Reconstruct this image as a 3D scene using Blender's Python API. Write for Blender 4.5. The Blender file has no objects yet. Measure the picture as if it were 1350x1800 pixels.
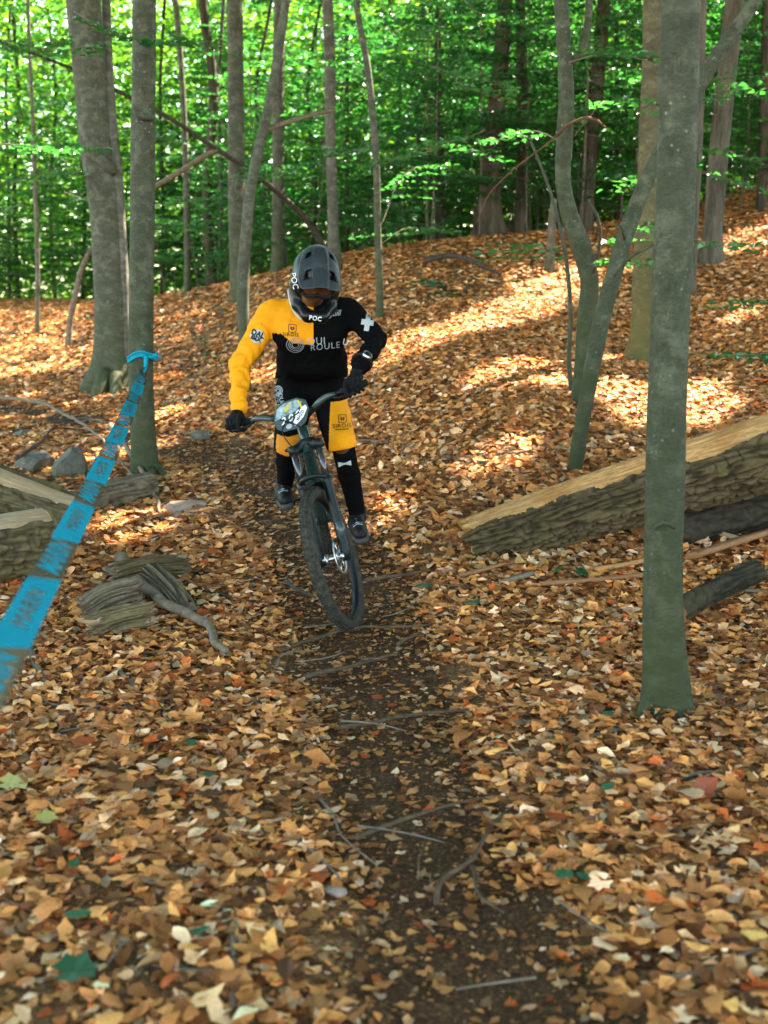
import bpy, bmesh, math, random
import numpy as np
from mathutils import Vector, Matrix
from mathutils.bvhtree import BVHTree

random.seed(7)
rng = np.random.default_rng(11)
R = math.radians
scene = bpy.context.scene
COL = scene.collection

# ------------------------------------------------------------------ camera
CAM_H = 1.7
PITCH = R(11.9)
FPX = 2000.0                       # focal length in photo pixels (photo 1350 x 1800)
cam_d = bpy.data.cameras.new('camera')
cam = bpy.data.objects.new('camera', cam_d)
COL.objects.link(cam)
cam.location = (0, 0, CAM_H)
cam.rotation_euler = (R(90) - PITCH, 0, 0)
cam_d.sensor_fit = 'VERTICAL'
cam_d.sensor_height = 36.0
cam_d.lens = 40.0
cam_d.clip_end = 600
cam_d.dof.use_dof = True
cam_d.dof.focus_distance = 5.9
cam_d.dof.aperture_fstop = 2.4
scene.camera = cam
scene.render.resolution_x, scene.render.resolution_y = 768, 1024

# ------------------------------------------------------------------ light
SUN_EL, SUN_AZ = R(50), R(48)      # azimuth clockwise from +Y (into the picture) towards +X
SUN = np.array([math.cos(SUN_EL) * math.sin(SUN_AZ), math.cos(SUN_EL) * math.cos(SUN_AZ), math.sin(SUN_EL)])
world = bpy.data.worlds.new('World')
scene.world = world
world.use_nodes = True
wn = world.node_tree
sky = wn.nodes.new('ShaderNodeTexSky')
sky.sky_type = 'NISHITA'
sky.sun_disc = False
sky.sun_elevation = SUN_EL
sky.sun_rotation = SUN_AZ
wn.nodes['Background'].inputs['Strength'].default_value = 0.15
wn.links.new(sky.outputs[0], wn.nodes['Background'].inputs[0])
sl = bpy.data.lights.new('sun', 'SUN')
sl.energy = 4.2
sl.angle = R(0.53)
sl.color = (1.0, 0.93, 0.82)
sun = bpy.data.objects.new('sun', sl)
COL.objects.link(sun)
sun.rotation_euler = Vector(-SUN).to_track_quat('-Z', 'Y').to_euler()
sun.location = (10, 10, 30)
scene.view_settings.view_transform = 'Standard'
scene.view_settings.look = 'None'
scene.view_settings.exposure = 3.42
scene.view_settings.gamma = 1.0
scene.view_settings.use_curve_mapping = False
scene.view_settings.use_white_balance = True          # camera balanced for the shade
scene.view_settings.white_balance_temperature = 7600
scene.view_settings.white_balance_tint = 9
scene.render.engine = 'CYCLES'
cy = scene.cycles
cy.max_bounces = 7
cy.diffuse_bounces = 4
cy.glossy_bounces = 2
cy.transmission_bounces = 5
cy.transparent_max_bounces = 8
cy.caustics_reflective = cy.caustics_refractive = False
cy.sample_clamp_indirect = 6.0
cy.use_denoising = True
try:
    cy.denoiser = 'OPENIMAGEDENOISE'
    cy.denoising_input_passes = 'RGB_ALBEDO_NORMAL'
except Exception:
    pass

# ------------------------------------------------------------------ noise
_P = np.random.default_rng(3).permutation(512)
_G = np.random.default_rng(4).normal(size=(512, 3))
_G /= np.linalg.norm(_G, axis=1)[:, None]


def pnoise(x, y, z=0.0):
    x, y, z = np.broadcast_arrays(np.asarray(x, float), np.asarray(y, float), np.asarray(z, float))
    xi, yi, zi = np.floor(x).astype(int), np.floor(y).astype(int), np.floor(z).astype(int)
    xf, yf, zf = x - xi, y - yi, z - zi
    f = lambda t: t * t * t * (t * (t * 6 - 15) + 10)
    u, v, w = f(xf), f(yf), f(zf)

    def g(i, j, k):
        h = _P[(_P[(_P[(xi + i) & 511] + yi + j) & 511] + zi + k) & 511]
        gr = _G[h]
        return gr[..., 0] * (xf - i) + gr[..., 1] * (yf - j) + gr[..., 2] * (zf - k)
    a = g(0, 0, 0) * (1 - u) + g(1, 0, 0) * u
    b = g(0, 1, 0) * (1 - u) + g(1, 1, 0) * u
    c = g(0, 0, 1) * (1 - u) + g(1, 0, 1) * u
    d = g(0, 1, 1) * (1 - u) + g(1, 1, 1) * u
    return (a * (1 - v) + b * v) * (1 - w) + (c * (1 - v) + d * v) * w


def fbm(x, y, z=0.0, o=3):
    s, a = 0, 1
    for i in range(o):
        s = s + a * pnoise(np.asarray(x) * 2 ** i + 17 * i, np.asarray(y) * 2 ** i, np.asarray(z) * 2 ** i)
        a *= .5
    return s


# ------------------------------------------------------------------ pixel rays (used once, to measure where things stand)
C0 = np.array([0, 0, CAM_H])
FW = np.array([0, math.cos(PITCH), -math.sin(PITCH)])
UPV = np.array([0, math.sin(PITCH), math.cos(PITCH)])
RT = np.array([1.0, 0, 0])


def ray(u, v):
    d = FW * FPX + RT * (u - 675) + UPV * (900 - v)
    return d / d[1]


def at(u, v, Y):
    return C0 + ray(u, v) * Y


def topx(P):
    d = np.asarray(P) - C0
    w = d @ FW
    return 675 + FPX * (d @ RT) / w, 900 - FPX * (d @ UPV) / w


# ------------------------------------------------------------------ terrain: thin plate through measured ground points
ctl = [(850, 600, 10.8), (850, 700, 9.0), (850, 780, 8.0), (850, 462, 14.0), (1250, 466, 14.0), (1345, 372, 16.5), (1350, 500, 12.5),
       (1350, 650, 9.6), (1130, 637, 11.0), (1020, 825, 7.7), (1350, 900, 6.9), (1350, 1000, 6.0), (1350, 1250, 4.3), (700, 515, 13.0),
       (620, 462, 15.0), (480, 482, 16.5), (300, 527, 20.0), (0, 532, 22.0), (130, 532, 22.0), (0, 600, 15.5), (195, 690, 12.0),
       (250, 850, 8.2), (440, 850, 7.9), (0, 830, 8.4), (350, 640, 12.8), (560, 640, 11.2), (560, 760, 9.1), (930, 440, 14.5)]
cp = [at(*c) for c in ctl]
cp += [np.array(p, float) for p in [
    (-.15, 5.47, 0), (-.3, 6.6, .05), (-1.6, 6.2, 0), (1.2, 5.6, .02), (-3, 0, 0), (0, 0, 0), (3, 0, .1), (-3, 3, 0), (0, 2.5, 0), (3.5, 3, .15), (-3.5, 5.5, -.03), (-.8, 4, 0), (.8, 3.8, 0),
    (6, 6, .7), (7, 10, 1.9), (9, 16, 3.6), (-6, 8, .0), (-7, 14, .5),
    (-8, 30, -.8), (-12, 45, -4), (-2, 27, .3), (-.5, 21, 1.7), (0, 34, -.5), (3, 22, 2.2), (7, 28, 3.0), (12, 40, 3.0), (0, 80, -6), (-40, 40, -8), (40, 40, 8), (40, 0, 5), (-40, 0, -1), (0, -40, -1), (40, 110, 4), (-40, 110, -9), (110, 40, 9), (-110, 40, -9), (0, 150, -8)]]
cp = np.array(cp)


def _tps(r2):
    return r2 * np.log(r2 + 1e-9) * .5


n_ = len(cp)
K = _tps(((cp[:, None, :2] - cp[None, :, :2]) ** 2).sum(-1)) + np.eye(n_) * .6
Pm = np.c_[np.ones(n_), cp[:, :2]]
Amat = np.block([[K, Pm], [Pm.T, np.zeros((3, 3))]])
W = np.linalg.solve(Amat, np.r_[cp[:, 2], 0, 0, 0])


def gz(x, y):
    x, y = np.asarray(x, float), np.asarray(y, float)
    sh = x.shape
    x, y = x.ravel(), y.ravel()
    out = W[n_] + W[n_ + 1] * x + W[n_ + 2] * y
    for i in range(n_):
        out = out + W[i] * _tps((x - cp[i, 0]) ** 2 + (y - cp[i, 1]) ** 2)
    out = out + .05 * pnoise(x * .55, y * .55, 2.2) + .028 * pnoise(x * 1.7, y * 1.7, 5.1) + .010 * pnoise(x * 5, y * 5, 9.3)
    # the mound by the dead branch
    return out.reshape(sh)


_ys = np.r_[np.arange(1.4, 8, .02), np.arange(8, 32, .05)]


def on_ground(u, v):
    d = ray(u, v)
    P = C0[None] + d[None] * _ys[:, None]
    h = P[:, 2] - gz(P[:, 0], P[:, 1])
    k = np.argmax(h <= 0)
    if h[k] > 0:
        k = len(_ys) - 1
    p = P[k]
    return np.array([p[0], p[1], float(gz(p[0], p[1]))])


# ------------------------------------------------------------------ mesh helpers
class Geo:
    def __init__(s):
        s.v, s.f, s.m, s.n = [], [], [], 0

    def add(s, v, f, mi=0):
        v = np.asarray(v, float).reshape(-1, 3)
        s.v.append(v)
        for q in f:
            s.f.append(tuple(int(i) + s.n for i in q))
            s.m.append(mi)
        s.n += len(v)
        return s

    def verts(s):
        return np.concatenate(s.v)


def fast_mesh(name, V, F, smooth=True, mi=None):
    """V (n,3), F (m,k) equal-sized faces"""
    me = bpy.data.meshes.new(name)
    V = np.ascontiguousarray(V, np.float32)
    F = np.ascontiguousarray(F, np.int32)
    m, k = F.shape
    me.vertices.add(len(V))
    me.vertices.foreach_set('co', V.ravel())
    me.loops.add(m * k)
    me.loops.foreach_set('vertex_index', F.ravel())
    me.polygons.add(m)
    me.polygons.foreach_set('loop_start', np.arange(0, m * k, k, dtype=np.int32))
    if mi is not None:
        me.polygons.foreach_set('material_index', np.ascontiguousarray(mi, np.int32))
    me.update(calc_edges=True)
    me.polygons.foreach_set('use_smooth', np.full(m, smooth))
    return me


def link(name, me, mats, parent=None, origin=None):
    o = bpy.data.objects.new(name, me)
    COL.objects.link(o)
    if me is not None and mats is not None:
        for mt in (mats if isinstance(mats, (list, tuple)) else [mats]):
            if len(me.materials) < 64 and mt.name not in [q.name for q in me.materials]:
                me.materials.append(mt)
    if parent is not None:
        o.parent = parent
    return o


def rootpos(o):
    p = np.zeros(3)
    while o is not None:
        p += np.array(o.location)
        o = o.parent
    return p


def build(name, geo, mats, parent=None, smooth=True):
    """geo in world coordinates; parents carry location only"""
    V = geo.verts()
    off = rootpos(parent)
    me = bpy.data.meshes.new(name)
    me.from_pydata((V - off).tolist(), [], geo.f)
    me.polygons.foreach_set('use_smooth', np.full(len(geo.f), smooth))
    if any(geo.m):
        me.polygons.foreach_set('material_index', np.array(geo.m, np.int32))
    me.update()
    o = link(name, me, mats, parent)
    return o


def build_fast(name, V, F, mats, parent=None, smooth=True, mi=None):
    return link(name, fast_mesh(name, V - rootpos(parent), F, smooth, mi), mats, parent)


def tag(o, label, cat=None, group=None, kind=None):
    if label:
        o['label'] = label
    if cat:
        o['category'] = cat
    if group:
        o['group'] = group
    if kind:
        o['kind'] = kind
    return o


def thing(name, label, cat, loc, group=None):
    o = bpy.data.objects.new(name, None)
    COL.objects.link(o)
    o.location = tuple(float(q) for q in loc)
    o.empty_display_size = .1
    return tag(o, label, cat, group)


def catmull(P, step):
    P = np.asarray(P, float)
    if len(P) == 2:
        n = max(2, int(np.linalg.norm(P[1][:3] - P[0][:3]) / step) + 1)
        t = np.linspace(0, 1, n)[:, None]
        return P[0] * (1 - t) + P[1] * t
    d = np.linalg.norm(np.diff(P[:, :3], axis=0), axis=1) + 1e-9
    sl_ = np.diff(P, axis=0) / d[:, None]
    tg = np.vstack([sl_[:1], (sl_[:-1] * d[1:, None] + sl_[1:] * d[:-1, None]) / (d[1:] + d[:-1])[:, None], sl_[-1:]])
    out = []
    for i in range(len(P) - 1):
        n = max(1, int(d[i] / step))
        for t in np.arange(n) / n:
            a, b = t * t * (3 - 2 * t), t * (1 - t) ** 2
            out.append(P[i] * (1 - a) + P[i + 1] * a + tg[i] * d[i] * b + tg[i + 1] * d[i] * (t - 1) * t * t)
    out.append(P[-1])
    return np.array(out)


def frames(P):
    T = np.gradient(P, axis=0)
    T /= np.linalg.norm(T, axis=1)[:, None] + 1e-12
    a = np.array([1.0, 0, 0]) if abs(T[0][0]) < .8 else np.array([0, 1.0, 0])
    N = [np.cross(T[0], a)]
    N[0] /= np.linalg.norm(N[0])
    for i in range(1, len(P)):
        n = N[-1] - T[i] * (N[-1] @ T[i])
        N.append(n / (np.linalg.norm(n) + 1e-12))
    N = np.array(N)
    return T, N, np.cross(T, N)


def tube(P, r, n=10, cap=True, rmod=None):
    """swept tube -> verts, faces.  rmod(theta, i_along, P) -> multiplier array"""
    P = np.asarray(P, float)
    m = len(P)
    r = np.broadcast_to(np.asarray(r, float), (m,))
    T, N, B = frames(P)
    th = np.arange(n) * 2 * np.pi / n
    rr = r[:, None] * np.ones(n)
    if rmod is not None:
        rr = rr * rmod(th[None, :] * np.ones((m, 1)), P)
    V = P[:, None, :] + rr[..., None] * (np.cos(th)[None, :, None] * N[:, None, :] + np.sin(th)[None, :, None] * B[:, None, :])
    V = V.reshape(-1, 3)
    F = []
    for i in range(m - 1):
        for j in range(n):
            k = (j + 1) % n
            F.append((i * n + j, i * n + k, (i + 1) * n + k, (i + 1) * n + j))
    if cap:
        V = np.vstack([V, P[0] - T[0] * r[0] * .25, P[-1] + T[-1] * r[-1] * .25])
        a, b = m * n, m * n + 1
        for j in range(n):
            k = (j + 1) % n
            F.append((a, k, j))
            F.append((b, (m - 1) * n + j, (m - 1) * n + k))
    return V, F


def box(c, sx, sy, sz, M=None):
    v = np.array([[x, y, z] for x in (-1, 1) for y in (-1, 1) for z in (-1, 1)], float) * np.array([sx, sy, sz]) / 2
    if M is not None:
        v = v @ np.asarray(M).T
    return v + np.asarray(c), [(0, 1, 3, 2), (4, 6, 7, 5), (0, 4, 5, 1), (2, 3, 7, 6), (0, 2, 6, 4), (1, 5, 7, 3)]


# ------------------------------------------------------------------ signed distance bodies (clothes, body, helmet ...)
def cone(p, a, b, r1, r2):
    a, b = np.asarray(a, float), np.asarray(b, float)
    ab = b - a
    t = np.clip(((p - a) @ ab) / (ab @ ab), 0, 1)
    return np.linalg.norm(p - (a + t[..., None] * ab), axis=-1) - (r1 + (r2 - r1) * t)


def ell(p, c, M, rad):
    q = (p - np.asarray(c)) @ np.asarray(M)      # M columns = local axes
    rad = np.asarray(rad, float)
    k0 = np.linalg.norm(q / rad, axis=-1)
    k1 = np.linalg.norm(q / rad ** 2, axis=-1) + 1e-9
    return k0 * (k0 - 1) / k1


def smin(a, b, k):
    h = np.clip(.5 + .5 * (b - a) / k, 0, 1)
    return b * (1 - h) + a * h - k * h * (1 - h)


def surfnet(f, lo, hi, h):
    lo, hi = np.asarray(lo, float), np.asarray(hi, float)
    N = np.ceil((hi - lo) / h).astype(int) + 1
    ax = [lo[i] + h * np.arange(N[i]) for i in range(3)]
    D = np.empty(N)
    for i in range(0, N[0], 16):
        g = np.stack(np.meshgrid(ax[0][i:i + 16], ax[1], ax[2], indexing='ij'), -1)
        D[i:i + 16] = f(g)
    S = D < 0
    n0, n1, n2 = N - 1
    cnt = np.zeros((n0, n1, n2), int)
    corners = [(i, j, k) for i in (0, 1) for j in (0, 1) for k in (0, 1)]
    for c in corners:
        cnt += S[c[0]:c[0] + n0, c[1]:c[1] + n1, c[2]:c[2] + n2]
    act = (cnt > 0) & (cnt < 8)
    I = np.argwhere(act)
    idx = -np.ones((n0, n1, n2), int)
    idx[act] = np.arange(len(I))
    acc = np.zeros((len(I), 3))
    num = np.zeros(len(I))
    for a in range(8):
        for b in range(a + 1, 8):
            ca, cb = np.array(corners[a]), np.array(corners[b])
            if np.abs(ca - cb).sum() != 1:
                continue
            da = D[tuple((I + ca).T)]
            db = D[tuple((I + cb).T)]
            m = (da < 0) != (db < 0)
            t = np.where(m, da / (da - db + 1e-15), 0)
            acc += np.where(m[:, None], ca + t[:, None] * (cb - ca), 0)
            num += m
    V = lo + h * (I + acc / num[:, None])
    F = []
    for a in range(3):
        b, c = (a + 1) % 3, (a + 2) % 3
        sl0 = [slice(None)] * 3
        sl1 = [slice(None)] * 3
        sl0[a] = slice(0, N[a] - 1)
        sl1[a] = slice(1, N[a])
        x = S[tuple(sl0)] != S[tuple(sl1)]
        E = np.argwhere(x)
        E = E[(E[:, b] > 0) & (E[:, c] > 0) & (E[:, b] < N[b] - 1) & (E[:, c] < N[c] - 1)]
        if not len(E):
            continue
        inside = S[tuple(E.T)]
        eb, ec = np.eye(3, dtype=int)[b], np.eye(3, dtype=int)[c]
        q = np.stack([idx[tuple(E.T)], idx[tuple((E - eb).T)], idx[tuple((E - eb - ec).T)], idx[tuple((E - ec).T)]], 1)
        q[~inside] = q[~inside][:, ::-1]
        F.append(q)
    return V, np.concatenate(F)


# ------------------------------------------------------------------ materials
def nd(nt, typ, **kw):
    n = nt.nodes.new(typ)
    for k, v in kw.items():
        if k == 'ins':
            for a, b in v.items():
                n.inputs[a].default_value = b
        else:
            setattr(n, k, v)
    return n


def new_mat(name):
    m = bpy.data.materials.new(name)
    m.use_nodes = True
    nt = m.node_tree
    return m, nt, nt.nodes['Principled BSDF'], nt.nodes['Material Output']


def ramp(nt, fac, stops):
    r = nt.nodes.new('ShaderNodeValToRGB')
    cr = r.color_ramp
    while len(cr.elements) < len(stops):
        cr.elements.new(.5)
    for e, (p, c) in zip(cr.elements, stops):
        e.position = p
        e.color = (*c, 1) if len(c) == 3 else c
    nt.links.new(fac, r.inputs[0])
    return r.outputs[0]


def tex_noise(nt, scale, detail=4, coord='Object', vec_scale=None, rough=.55):
    tc = nt.nodes.new('ShaderNodeTexCoord')
    out = tc.outputs[coord]
    if vec_scale:
        mp = nt.nodes.new('ShaderNodeMapping')
        mp.inputs['Scale'].default_value = vec_scale
        nt.links.new(out, mp.inputs[0])
        out = mp.outputs[0]
    n = nd(nt, 'ShaderNodeTexNoise', ins={'Scale': scale, 'Detail': detail, 'Roughness': rough})
    nt.links.new(out, n.inputs['Vector'])
    return n.outputs[0]


def bump(nt, h, bsdf, strength, dist):
    b = nd(nt, 'ShaderNodeBump', ins={'Strength': strength, 'Distance': dist})
    nt.links.new(h, b.inputs['Height'])
    nt.links.new(b.outputs[0], bsdf.inputs['Normal'])


def mix(nt, fac, a, b, blend='MIX'):
    m = nt.nodes.new('ShaderNodeMix')
    m.data_type = 'RGBA'
    m.blend_type = blend
    for s, x in ((0, fac), (6, a), (7, b)):
        if hasattr(x, 'links'):
            nt.links.new(x, m.inputs[s])
        else:
            m.inputs[s].default_value = x if s == 0 else (*x, 1)
    return m.outputs[2]


def math_(nt, op, a, b=0.0, c=None, clamp=False):
    m = nt.nodes.new('ShaderNodeMath')
    m.operation = op
    m.use_clamp = clamp
    for i, x in enumerate((a, b, c)):
        if x is None:
            continue
        if hasattr(x, 'links'):
            nt.links.new(x, m.inputs[i])
        else:
            m.inputs[i].default_value = x
    return m.outputs[0]


def plain(name, c1, c2=None, scale=30, rough=.6, spec=.3, metal=0, bstr=0, bdist=.002, vs=None):
    m, nt, b, _ = new_mat(name)
    c2 = c2 or tuple(x * .8 for x in c1)
    f = tex_noise(nt, scale, 4, vec_scale=vs)
    nt.links.new(ramp(nt, f, [(.3, c2), (.7, c1)]), b.inputs['Base Color'])
    b.inputs['Roughness'].default_value = rough
    b.inputs['Specular IOR Level'].default_value = spec
    b.inputs['Metallic'].default_value = metal
    if bstr:
        bump(nt, f, b, bstr, bdist)
    return m


def beech_mat(name, base=(.150, .138, .108), light=(.27, .26, .22), moss=(.065, .085, .022), moss_h=1.2, moss_amt=.75, lichen=.5):
    m, nt, b, _ = new_mat(name)
    band = tex_noise(nt, 6, 7, vec_scale=(1, 1, 2.0), rough=.68)
    fine = tex_noise(nt, 60, 5, vec_scale=(1, 1, 1.6), rough=.75)
    c = ramp(nt, band, [(.3, tuple(x * .62 for x in base)), (.5, base), (.72, light)])
    c = mix(nt, .5, c, ramp(nt, fine, [(.3, (.15, .15, .15)), (.7, (1.4, 1.4, 1.35))]), 'MULTIPLY')
    blot = tex_noise(nt, 11, 6, rough=.7)
    c = mix(nt, math_(nt, 'MULTIPLY', ramp(nt, blot, [(.52, (0, 0, 0)), (.60, (1, 1, 1))]), .45), c, tuple(min(.4, q * 1.25) for q in light))
    c = mix(nt, math_(nt, 'MULTIPLY', ramp(nt, tex_noise(nt, 16, 5, vec_scale=(1, 1, .5), rough=.7), [(.60, (0, 0, 0)), (.68, (1, 1, 1))]), .6), c, tuple(q * .35 for q in base))
    c = mix(nt, math_(nt, 'MULTIPLY', ramp(nt, tex_noise(nt, 14, 3, vec_scale=(1, 1, 7), rough=.6), [(.62, (0, 0, 0)), (.66, (1, 1, 1))]), .55), c, tuple(q * .4 for q in base))
    # pale lichen specks
    tc = nt.nodes.new('ShaderNodeTexCoord')
    vo = nd(nt, 'ShaderNodeTexVoronoi', ins={'Scale': 26, 'Randomness': 1})
    nt.links.new(tc.outputs['Object'], vo.inputs['Vector'])
    sp = ramp(nt, vo.outputs['Distance'], [(.10, (1, 1, 1)), (.17, (0, 0, 0))])
    gate = ramp(nt, tex_noise(nt, 3.5, 3), [(.5, (0, 0, 0)), (.62, (1, 1, 1))])
    spg = mix(nt, 1.0, sp, gate, 'MULTIPLY')
    c = mix(nt, math_(nt, 'MULTIPLY', spg, lichen), c, (.36, .37, .31))
    # moss towards the foot
    sx = nt.nodes.new('ShaderNodeSeparateXYZ')
    nt.links.new(tc.outputs['Object'], sx.inputs[0])
    hh = math_(nt, 'DIVIDE', sx.outputs['Z'], moss_h)
    hh = math_(nt, 'SUBTRACT', 1.15, hh, clamp=True)
    mn = ramp(nt, tex_noise(nt, 9, 6, rough=.75), [(.36, (0, 0, 0)), (.62, (1, 1, 1))])
    mf = math_(nt, 'MULTIPLY', math_(nt, 'MULTIPLY', hh, mn), moss_amt, clamp=True)
    mf = math_(nt, 'MAXIMUM', mf, math_(nt, 'MULTIPLY', math_(nt, 'POWER', hh, 2.5), moss_amt * .75), clamp=True)
    c = mix(nt, mf, c, moss)
    nt.links.new(c, b.inputs['Base Color'])
    b.inputs['Roughness'].default_value = .75
    b.inputs['Specular IOR Level'].default_value = .3
    bump(nt, math_(nt, 'ADD', fine, math_(nt, 'MULTIPLY', band, .9)), b, .75, .016)
    return m


def rough_bark(name, dark=(.03, .022, .014), light=(.115, .09, .06), sc=7, vs=(1, 1, .18), green=None):
    m, nt, b, _ = new_mat(name)
    f = tex_noise(nt, sc, 6, vec_scale=vs, rough=.7)
    g = tex_noise(nt, 60, 3)
    c = ramp(nt, f, [(.36, dark), (.62, light)])
    c = mix(nt, .5, c, ramp(nt, g, [(.3, (.5, .5, .5)), (.7, (1.2, 1.2, 1.2))]), 'MULTIPLY')
    if green:
        gm = ramp(nt, tex_noise(nt, 2.5, 5), [(.42, (0, 0, 0)), (.62, (1, 1, 1))])
        c = mix(nt, math_(nt, 'MULTIPLY', gm, .6), c, green)
    nt.links.new(c, b.inputs['Base Color'])
    b.inputs['Roughness'].default_value = .85
    b.inputs['Specular IOR Level'].default_value = .2
    bump(nt, f, b, .9, .03)
    return m


def leaf_mat(name, dark, light, trans, tw=.5, rough=.42, objrand=.35):
    m, nt, b, out = new_mat(name)
    at_ = nd(nt, 'ShaderNodeAttribute', attribute_name='tint')
    oi = nt.nodes.new('ShaderNodeObjectInfo')
    f = math_(nt, 'ADD', math_(nt, 'MULTIPLY', at_.outputs['Fac'], 1 - objrand), math_(nt, 'MULTIPLY', oi.outputs['Random'], objrand))
    c = ramp(nt, f, [(.1, dark), (.9, light)])
    nt.links.new(c, b.inputs['Base Color'])
    b.inputs['Roughness'].default_value = rough
    b.inputs['Specular IOR Level'].default_value = .5
    tr = nt.nodes.new('ShaderNodeBsdfTranslucent')
    tcol = ramp(nt, f, [(.1, tuple(x * .6 for x in trans)), (.85, trans), (1.0, (trans[0] * 2.2, trans[1] * 1.15, trans[2]))])
    nt.links.new(tcol, tr.inputs['Color'])
    mx = nt.nodes.new('ShaderNodeMixShader')
    mx.inputs[0].default_value = tw
    nt.links.new(b.outputs[0], mx.inputs[1])
    nt.links.new(tr.outputs[0], mx.inputs[2])
    nt.links.new(mx.outputs[0], out.inputs[0])
    return m


M = {}
M['beech'] = beech_mat('beech_bark', (.078, .080, .052), (.150, .150, .108), (.042, .053, .014), 1.5, .85)
M['beech_green'] = beech_mat('beech_bark_green', (.062, .066, .037), (.125, .127, .082), (.030, .042, .009), 2.1, .9, .6)
M['beech_pale'] = beech_mat('beech_bark_pale', (.115, .105, .08), (.20, .185, .15), (.06, .065, .02), .8, .6, .3)
M['beech_olive'] = beech_mat('beech_bark_olive', (.115, .098, .052), (.18, .16, .095), (.115, .095, .012), 2.0, .75, .2)
M['oak'] = rough_bark('oak_bark')
M['oak_pale'] = rough_bark('oak_bark_pale', (.045, .038, .026), (.15, .13, .095), 9)
M['dark_bark'] = rough_bark('dark_bark', (.03, .024, .017), (.09, .072, .05), 12)
M['leaf'] = leaf_mat('green_leaf', (.014, .066, .026), (.052, .150, .056), (.055, .36, .052), .46, .34)
M['leaf_far'] = leaf_mat('far_leaf', (.022, .080, .018), (.066, .155, .030), (.165, .44, .030), .58, .5, 0)
M['leaf_canopy'] = leaf_mat('canopy_leaf', (.02, .07, .02), (.05, .13, .03), (.10, .30, .03), .35, .5, 0)
M['twig'] = plain('twig_bark', (.19, .155, .115), (.08, .062, .043), 25, .8, .25, bstr=.4, bdist=.004)
M['twig_pale'] = plain('weathered_twig', (.20, .152, .10), (.095, .07, .046), 25, .8, .25, bstr=.4, bdist=.004)
M['twig_rust'] = plain('rusty_twig', (.13, .06, .03), (.06, .03, .018), 25, .8, .25, bstr=.4, bdist=.004)
M['twig_dark'] = plain('dark_twig', (.075, .06, .045), (.03, .024, .018), 25, .8, .25, bstr=.4, bdist=.004)
M['root'] = plain('root_bark', (.105, .066, .034), (.045, .028, .015), 22, .8, .25, bstr=.5, bdist=.005)


# ------------------------------------------------------------------ ground
trail_px = [(900, 1890), (860, 1740), (790, 1600), (735, 1470), (690, 1330), (655, 1220), (635, 1120), (600, 1010), (560, 930), (480, 850), (400, 805), (330, 790), (240, 775), (120, 740), (0, 715)]
trail_w = [.40, .38, .34, .32, .33, .36, .38, .46, .42, .38, .36, .33, .28, .24, .2]
TR = np.array([on_ground(u, v) for u, v in trail_px])
TR = np.vstack([[TR[0][0] + .25, 1.2, 0], [TR[0][0] + .5, -2, 0], TR])[[1, 0] + list(range(2, len(TR) + 2))]
TW = np.array([.36, .36] + trail_w)
_tc = catmull(np.c_[TR[:, :2], TW], .12)


def trail_d(x, y):
    """distance to the path line divided by its half width"""
    x, y = np.asarray(x, float), np.asarray(y, float)
    best = np.full(x.shape, 9.0)
    for q in _tc:
        d = np.hypot(x - q[0], (y - q[1])) / q[2]
        best = np.minimum(best, d)
    return best


def grid_axis(lo, hi, flo, fhi, fine):
    a = list(np.arange(flo, fhi, fine))
    s, x = fine, fhi
    while x < hi:
        a.append(x)
        s *= 1.16
        x += s
    a.append(hi)
    s, x = fine, flo
    pre = []
    while True:
        s *= 1.16
        x -= s
        if x < lo:
            break
        pre.append(x)
    return np.array([lo] + pre[::-1] + a)


gx = grid_axis(-160, 160, -5.2, 6.2, .055)
gy = grid_axis(-60, 200, .8, 17, .065)
X, Y = np.meshgrid(gx, gy, indexing='ij')
Z = gz(X, Y)
TD = np.minimum(trail_d(X.ravel(), Y.ravel()), 9).reshape(X.shape)
Z = Z - .035 * np.exp(-TD ** 2) + .012 * fbm(X * 7, Y * 7, 1.5) * np.exp(-(TD / 1.3) ** 2)
i0 = np.arange(len(gx) - 1)[:, None] * len(gy) + np.arange(len(gy) - 1)[None]
GF = np.stack([i0, i0 + len(gy), i0 + len(gy) + 1, i0 + 1], -1).reshape(-1, 4)
me = fast_mesh('ground', np.stack([X, Y, Z], -1).reshape(-1, 3), GF)
a = me.attributes.new('trail', 'FLOAT', 'POINT')
a.data.foreach_set('value', np.exp(-(TD / 1.05) ** 2).ravel().astype(np.float32))
gm, nt, b, _ = new_mat('forest_floor')
f1 = tex_noise(nt, 3.0, 8, rough=.7)
f2 = tex_noise(nt, 70, 5, rough=.7)
soil = ramp(nt, f2, [(.30, (.014, .0065, .003)), (.53, (.068, .033, .013)), (.72, (.21, .105, .040))])
duff = ramp(nt, f2, [(.32, (.05, .026, .012)), (.5, (.20, .105, .042)), (.7, (.42, .25, .12))])
ta = nd(nt, 'ShaderNodeAttribute', attribute_name='trail')
tf = math_(nt, 'ADD', ta.outputs['Fac'], math_(nt, 'MULTIPLY', math_(nt, 'SUBTRACT', f1, .5), 1.1), clamp=True)
tf = ramp(nt, tf, [(.25, (0, 0, 0)), (.6, (1, 1, 1))])
nt.links.new(mix(nt, tf, duff, soil), b.inputs['Base Color'])
b.inputs['Roughness'].default_value = .9
b.inputs['Specular IOR Level'].default_value = .15
bump(nt, f2, b, .8, .012)
ground = link('ground', me, gm)
tag(ground, 'leaf covered forest floor with a bare soil trail', kind='structure')


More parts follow.
